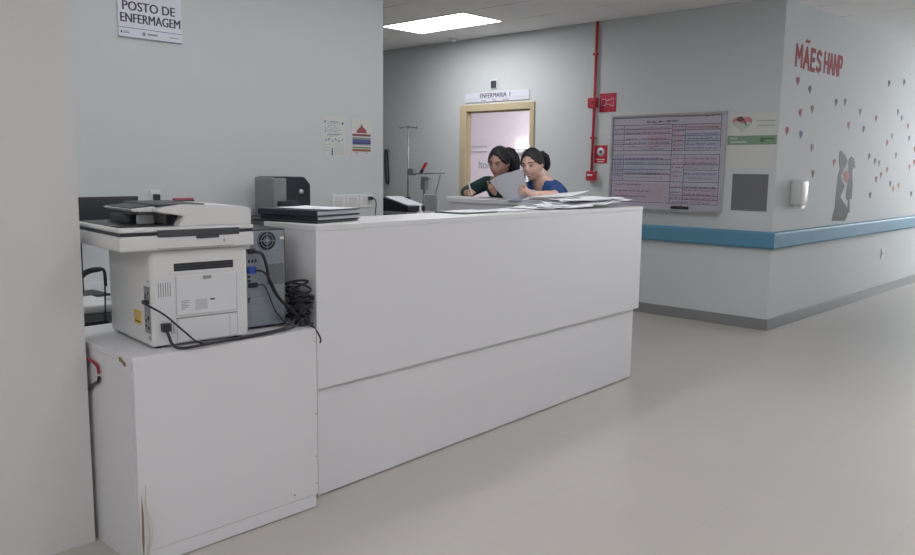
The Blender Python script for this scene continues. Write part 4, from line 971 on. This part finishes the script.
b = MB(); wire(b, [(0, -0.03, 0.45), (-0.01, -0.035, 0.40), (0.0, -0.035, 0.2), (0.02, -0.035, 0.05), (0.05, -0.035, 0.02), (0.06, -0.035, 0.1), (0.045, -0.035, 0.3), (0.03, -0.03, 0.42)], 0.012, M['cable']); b.box(-0.03, 0.04, -0.03, 0, 0.42, 0.46, M['steel'], 0.004)
o = b.build('coiled_hose', loc=(-7.93, YF, 1.17)); tag(o, 'coiled dark hose hanging on the back wall at the station wall edge', 'hose')
b = MB(); b.box(-0.08, 0.07, -0.10, 0, 0, 0.13, M['dark'], 0.01); b.box(-0.05, 0.04, -0.102, -0.1, 0.03, 0.1, M['dark_mid'])
o = b.build('wall_device', loc=(-7.97, YF, 0.90)); tag(o, 'black box on the back wall under the coiled hose', 'device')

# ------------------------------------------------------------------ people
def head_bm(seg=40, rows=28):
    """head facing -Y, centre at origin, height about 0.225"""
    t = bmesh.new(); bmesh.ops.create_uvsphere(t, u_segments=seg, v_segments=rows, radius=1)
    G = lambda x, z, x0, z0, sx, sz: math.exp(-((x - x0) / sx) ** 2 - ((z - z0) / sz) ** 2)
    for v in t.verts:
        x, y, z = v.co
        X, Y_, Z = x * 0.074, y * 0.094, z * 0.113
        if z < 0: 
            k = (-z) ** 1.6
            X *= 1 - 0.36 * k
            if y > 0: Y_ *= 1 - 0.45 * k
            Y_ -= 0.012 * k
        if y < 0:
            f = min(1, -y * 1.6)
            Y_ *= 1 - 0.06 * abs(x)
            n = G(X, Z, 0, -0.020, 0.011, 0.020) * 0.020 + G(X, Z, 0, 0.004, 0.008, 0.022) * 0.010
            e = -(G(X, Z, 0.031, 0.012, 0.016, 0.012) + G(X, Z, -0.031, 0.012, 0.016, 0.012)) * 0.009
            bw = (G(X, Z, 0.030, 0.034, 0.022, 0.010) + G(X, Z, -0.030, 0.034, 0.022, 0.010)) * 0.004
            ck = (G(X, Z, 0.040, -0.028, 0.018, 0.020) + G(X, Z, -0.040, -0.028, 0.018, 0.020)) * 0.007
            ch = G(X, Z, 0, -0.096, 0.020, 0.018) * 0.010
            mo = G(X, Z, 0, -0.056, 0.022, 0.012) * 0.005
            Y_ -= f * (n + e + bw + ck + ch + mo)
        v.co = (X, Y_, Z)
    return t
def face_y(X, Z):
    x = X / 0.074; z = Z / 0.113; s = max(0.05, 1 - min(.98, x * x + z * z))
    return -0.094 * math.sqrt(s)
def person(name, label, loc, rz, head_c, head_rot, armR, armL, fingersR, fingersL, skin, cloth, vneck, sleeve, smile, pony, extra=None):
    r = thing(name, label, 'person', loc, rz)
    HM = Matrix.Translation(head_c) @ Euler(head_rot, 'XYZ').to_matrix().to_4x4()
    torso = [(0, .03, .80, .150, .105), (0, .03, .88, .165, .115), (0, .0, 1.00, .128, .092), (0, -.05, 1.12, .135, .098), (0, -.11, 1.22, .152, .098), (0, -.15, 1.275, .150, .072), (0, -.175, 1.318, .098, .052), (0, -.18, 1.345, .055, .046)]
    hc = Vector(head_c)
    b = MB()
    b.loft(torso, skin)
    b.limb([(0, -.165, 1.31), (0, -.19, 1.36), tuple(hc + Vector((0, .035, -.055)))], [.052, .043, .045], skin)
    b.add(head_bm(), skin, True, HM)
    for s in (-1, 1):
        b.ball((s * .073, .008, -.005), .010, .018, .029, skin, 12, mx=HM)
        b.limb([(s * .085, .03, .86), (s * .095, .02, .48), (s * .09, .05, .10), (s * .09, .05, .06)], [.082, .054, .036, .036], skin, 16)
        b.limb([(s * .09, .07, .045), (s * .095, -.03, .035), (s * .10, -.12, .025)], [.034, .034, .022], skin)
    for A in (armR, armL):
        sh, el, wr_, palm = [Vector(p) for p in A]
        b.limb([sh, sh.lerp(el, .5), el, el.lerp(wr_, .4), wr_], [.048, .042, .035, .033, .024], skin)
    def hand(A, F):
        wr_, palm = Vector(A[2]), Vector(A[3]); d = (palm - wr_).normalized()
        b.limb([wr_, wr_.lerp(palm, .6), palm], [.022, .027, .025], skin, 12)
        for pts in F: b.limb([palm.lerp(wr_, .45)] + [palm + Vector(p) for p in pts], [.010] + [.0085] * (len(pts) - 1) + [.0068], skin, 8, 3)
    hand(armR, fingersR); hand(armL, fingersL)
    body = b.build('body', r)
    md = body.modifiers.new('remesh', 'REMESH'); md.mode = 'VOXEL'; md.voxel_size = 0.0055; md.use_smooth_shade = True
    bpy.context.view_layer.update()
    me = bpy.data.meshes.new_from_object(body.evaluated_get(bpy.context.evaluated_depsgraph_get()))
    body.modifiers.clear(); body.data = me
    me.materials.clear(); me.materials.append(skin)
    for p in me.polygons: p.material_index = 0; p.use_smooth = True
    # top
    b = MB(); g = 0.013
    b.loft([(a, c, z if i else z, rx + g * (1.3 if z < 1.3 else .8), ry + g * (1.4 if z < 1.3 else .6)) for i, (a, c, z, rx, ry) in enumerate([(0, .03, .76, .165, .118)] + torso[:-1])], cloth)
    for A in (armR, armL):
        sh, el, wr_, palm = [Vector(p) for p in A]
        s_ = 1 if sh.x > 0 else -1
        if sleeve == 'long': b.limb([Vector((s_ * .09, -.16, 1.285)), sh, sh.lerp(el, .5), el, el.lerp(wr_, .45), el.lerp(wr_, .86)], [.05, .058, .054, .047, .042, .036], cloth)
        else: b.limb([Vector((s_ * .09, -.16, 1.285)), sh, sh.lerp(el, .4), sh.lerp(el, .72)], [.043, .050, .053, .052], cloth)
    top = b.build('top', r)
    md = top.modifiers.new('remesh', 'REMESH'); md.mode = 'VOXEL'; md.voxel_size = 0.007; md.use_smooth_shade = True
    bpy.context.view_layer.update()
    me = bpy.data.meshes.new_from_object(top.evaluated_get(bpy.context.evaluated_depsgraph_get()))
    top.modifiers.clear(); top.data = me
    me.materials.clear(); me.materials.append(cloth)
    t = bmesh.new(); t.from_mesh(me)
    kill = []
    for v in t.verts:
        x, y_, z = v.co
        if z > 1.315 and (x * x + (y_ + .18) ** 2) < .056 ** 2: kill.append(v)
        elif y_ < -.15 and z > 1.33 - vneck and abs(x) < (z - (1.33 - vneck)) * 0.38 + .004: kill.append(v)
    bmesh.ops.delete(t, geom=kill, context='VERTS'); t.to_mesh(me); t.free()
    for p in me.polygons: p.material_index = 0; p.use_smooth = True
    # trousers and shoes
    b = MB()
    b.loft([(0, .03, .74, .150, .112), (0, .03, .82, .170, .122), (0, .03, .90, .173, .124), (0, .02, .97, .146, .108)], M['navy_cloth'])
    for s in (-1, 1):
        b.limb([(s * .085, .03, .86), (s * .095, .02, .48), (s * .09, .05, .09)], [.092, .070, .062], M['navy_cloth'], 16)
    tr = b.build('trousers', r)
    for s in (-1, 1):
        b = MB(); b.limb([(s * .09, .085, .045), (s * .095, -.03, .042), (s * .10, -.13, .034)], [.042, .044, .032], M['shoe']); b.build('shoe', r)
    # face
    b = MB()
    for s in (-1, 1):
        ey = -0.0845
        b.ball((s * .030, ey + .006, .009), .0125, .009, .0065, M['teeth'], 14, mx=HM)
        b.ball((s * .030, ey - .0005, .0075), .0052, .004, .0055, M['iris'], 12, mx=HM)
        b.tube([(s * .017, ey - .002, .012), (s * .024, ey - .0045, .0155), (s * .032, ey - .004, .016), (s * .043, ey + .003, .011)], .0018, M['brow'], 6, mx=HM)
    b.build('eyes', r)
    b = MB()
    for s in (-1, 1): b.tube([(s * .014, -.0935, .030), (s * .026, -.0925, .036), (s * .038, -.086, .035), (s * .050, -.075, .029)], [.0024, .0032, .0028, .0014], M['brow'], 7, mx=HM)
    b.build('eyebrows', r)
    b = MB()
    wdt = .030 if smile else .021; lift = .010 if smile else .003
    def mp(u, dz, dy=0): return (u * wdt, -0.0915 + dy + 0.013 * u * u, -.058 + lift * u * u + dz)
    us = [-1, -.6, -.25, 0, .25, .6, 1]
    b.tube([mp(u, .004 + (.0015 if abs(u) == .25 else 0)) for u in us], [.001, .0028, .0036, .003, .0036, .0028, .001], M['lip'], 8, mx=HM)
    b.tube([mp(u, -.006 if smile and abs(u) < .9 else (-.003 if abs(u) < .9 else .002)) for u in us], [.001, .003, .0042, .0045, .0042, .003, .001], M['lip'], 8, mx=HM)
    if smile: b.tube([mp(u * .85, -.001, .0012) for u in us], [.002, .004, .0052, .0055, .0052, .004, .002], M['teeth'], 8, mx=HM)
    b.build('mouth', r)
    # hair cap, hairline open over the face
    t = bmesh.new(); bmesh.ops.create_uvsphere(t, u_segments=48, v_segments=36, radius=1)
    dele = []
    for v in t.verts:
        x, y_, z = v.co
        v.co = (x * .083, y_ * .103 + .006, z * .118 + .008)
        X, Y2, Z = v.co
        hair_z = .080 - 16 * X * X
        if Y2 < -.03 and Z < hair_z: dele.append(v)
        elif Y2 < .004 and Z < -.004: dele.append(v)
        elif Z < -.075: dele.append(v)
        else:
            q_ = random.Random(int(X * 9999) ^ int(Z * 9999)); v.co.x *= 1 + .012 * math.sin(Y2 * 160 + Z * 90)
    bmesh.ops.delete(t, geom=dele, context='VERTS')
    ext = bmesh.ops.solidify(t, geom=list(t.faces), thickness=.010) if False else None
    b = MB(); b.add(t, M['hair'], True, HM)
    P_, R_ = smooth_pts(pony[0], pony[1], 6)
    b.tube(P_, R_, M['hair'], 14, mx=HM)
    for k in range(16):
        q = random.Random(k + 3); pts = [Vector(p) + Vector((q.uniform(-1, 1), q.uniform(-1, 1), q.uniform(-1, 1))) * pony[1][i] * .75 for i, p in enumerate(pony[0])]
        P_, R_ = smooth_pts(pts, [.009] * (len(pts) - 1) + [.002], 5); b.tube(P_, R_, M['hair'], 6, mx=HM)
    h = b.build('hair', r)
    sd = h.modifiers.new('thick', 'SOLIDIFY'); sd.thickness = 0.006; sd.offset = -1
    return r, HM

GR = 'hand grip'
# woman in dark green, writing with her right hand
r1, HM1 = person('person', 'woman in a dark green top, head bowed, writing at the return counter', (-4.13, 5.0, 0), 0.0,
       (0.068, -.275, 1.448), (math.radians(20), math.radians(4), math.radians(16)),
       [(-.155, -.16, 1.285), (-.205, -.335, 1.215), (-.055, -.50, 1.215), (.01, -.525, 1.222)],
       [(.155, -.16, 1.285), (.205, -.30, 1.225), (.19, -.455, 1.225), (.19, -.50, 1.265)],
       [[(.02, -.012, -.008), (.038, -.018, -.020)], [(.024, -.022, -.010), (.040, -.024, -.022)], [(.018, -.032, -.012), (.032, -.040, -.022)], [(.008, -.036, -.012), (.020, -.048, -.022)], [(.006, .022, .004), (.026, .018, -.006)]],
       [[(.012, -.008, .03), (.03, -.018, .048)], [(.018, -.01, .018), (.040, -.02, .030)], [(.02, -.012, .004), (.042, -.02, .010)], [(.018, -.012, -.01), (.036, -.02, -.008)], [(-.012, -.02, .022), (-.004, -.034, .042)]],
       M['skin'], M['green_cloth'], 0.04, 'long', False,
       ([(0.01, .075, .030), (.03, .110, .020), (.05, .12, -.03), (.06, .11, -.09), (.06, .10, -.14)], [.052, .064, .066, .056, .03]))
b = MB(); b.limb([(0.073, -.005, -.042), (0.074, -.006, -.05)], [.005, .004], M['gold'], 8, mx=HM1); b.build('earring', r1)
b = MB(); wire(b, [(-.05, -.19, 1.335), (-.035, -.232, 1.29), (0, -.246, 1.25), (.035, -.232, 1.29), (.05, -.19, 1.335)], .003, M['gold']); b.build('necklace', r1)
# woman in blue scrubs
r2, HM2 = person('person', 'smiling woman in a royal blue V-neck scrub top with a ponytail, looking down at papers', (-3.66, 4.93, 0), 0.0,
       (-0.055, -.235, 1.432), (math.radians(15), math.radians(-7), math.radians(12)),
       [(-.128, -.16, 1.26), (-.165, -.32, 1.225), (-.075, -.41, 1.235), (-.05, -.425, 1.27)],
       [(.128, -.16, 1.255), (.205, -.32, 1.218), (.165, -.50, 1.222), (.135, -.54, 1.246)],
       [[(.012, -.012, .03), (.012, .01, .042)], [(0, -.016, .032), (.006, .006, .046)], [(-.012, -.014, .03), (-.004, .008, .044)], [(-.02, -.01, .02), (-.012, .01, .03)], [(.02, .012, .012), (.014, .02, .034)]],
       [[(-.03, -.006, .022), (-.055, -.004, .030)], [(-.034, -.006, .008), (-.064, -.004, .012)], [(-.034, -.006, -.006), (-.062, -.004, -.006)], [(-.028, -.006, -.020), (-.050, -.004, -.024)], [(-.006, -.006, .032), (-.022, -.008, .050)]],
       M['skin2'], M['blue_cloth'], 0.15, 'short', True,
       ([(0, .085, .035), (.02, .125, .035), (.035, .150, .005), (.04, .155, -.045), (.03, .14, -.09)], [.024, .033, .036, .028, .008]))
b = MB(); b.limb([(0.080, -.008, -.035), (0.082, -.012, -.085)], [.005, .007], M['white'], 8, mx=HM2); b.build('earring', r2)['label'] = 'long pale earring'
b = MB(); b.tube([(.165 + .026 * math.sin(a), -.498 + .010 * math.sin(a), 1.224 + .030 * math.cos(a)) for a in [k * PI / 8 for k in range(16)]], .004, M['white'], 8, closed=True); b.build('bracelet', r2)
b = MB(); b.box(-.036, .036, -.005, .005, -.07, .07, M['dark'], .004); o = b.build('mobile_phone', loc=(-3.695, 4.535, 1.30), rot=(0.3, 0.1, 0.5)); tag(o, 'black phone held upright in front of the woman in blue', 'phone')
b = MB(); b.cyl((0, 0, 0), (-.055, .012, .095), .005, M['white'], 10); b.tube([(0, 0, 0), (.004, -.001, -.010)], [.005, .001], M['ink'], 8); o = b.build('pen', loc=(-4.075, 4.443, 1.203)); tag(o, 'white pen in the writing hand of the woman in green', 'pen')
# the sheaf held up between them: curved sheets
for i in range(4):
    rn = random.Random(i); t = bmesh.new(); n = 10; th = .0007; G2 = []
    dx = -.022 * (i % 4); tiltz = -.012 * i
    for lay in (0, 1):
        rows = []
        for a in range(n + 1):
            row = []
            for c in range(n + 1):
                u, v = a / n, c / n
                x = -0.135 + .27 * u + (.075 * (1 - v)) * (1 - u) * 1.3 + dx * (1 - u * .7)
                z = .182 * v * (1 - .10 * (1 - u)) + .004 + tiltz * (1 - u) * v + .03 * u * v
                yy = -.055 * v - .05 * math.sin(v * 1.4) * u - .028 * math.sin(u * PI) * (1 - v * .5) - .0045 * i + lay * th
                row.append(t.verts.new((x, yy, z)))
            rows.append(row)
        G2.append(rows)
    for lay, rows in enumerate(G2):
        for a in range(n):
            for c in range(n):
                f = (rows[a][c], rows[a + 1][c], rows[a + 1][c + 1], rows[a][c + 1]); t.faces.new(f if lay == 0 else f[::-1])
    b = MB(); b.add(t, M['paper'], True); o = b.build('held_sheet', loc=(-3.665, 4.462, 1.181)); tag(o, 'white sheet of the fanned sheaf held upright between the two women', 'paper', 'sheets held up by the two women')
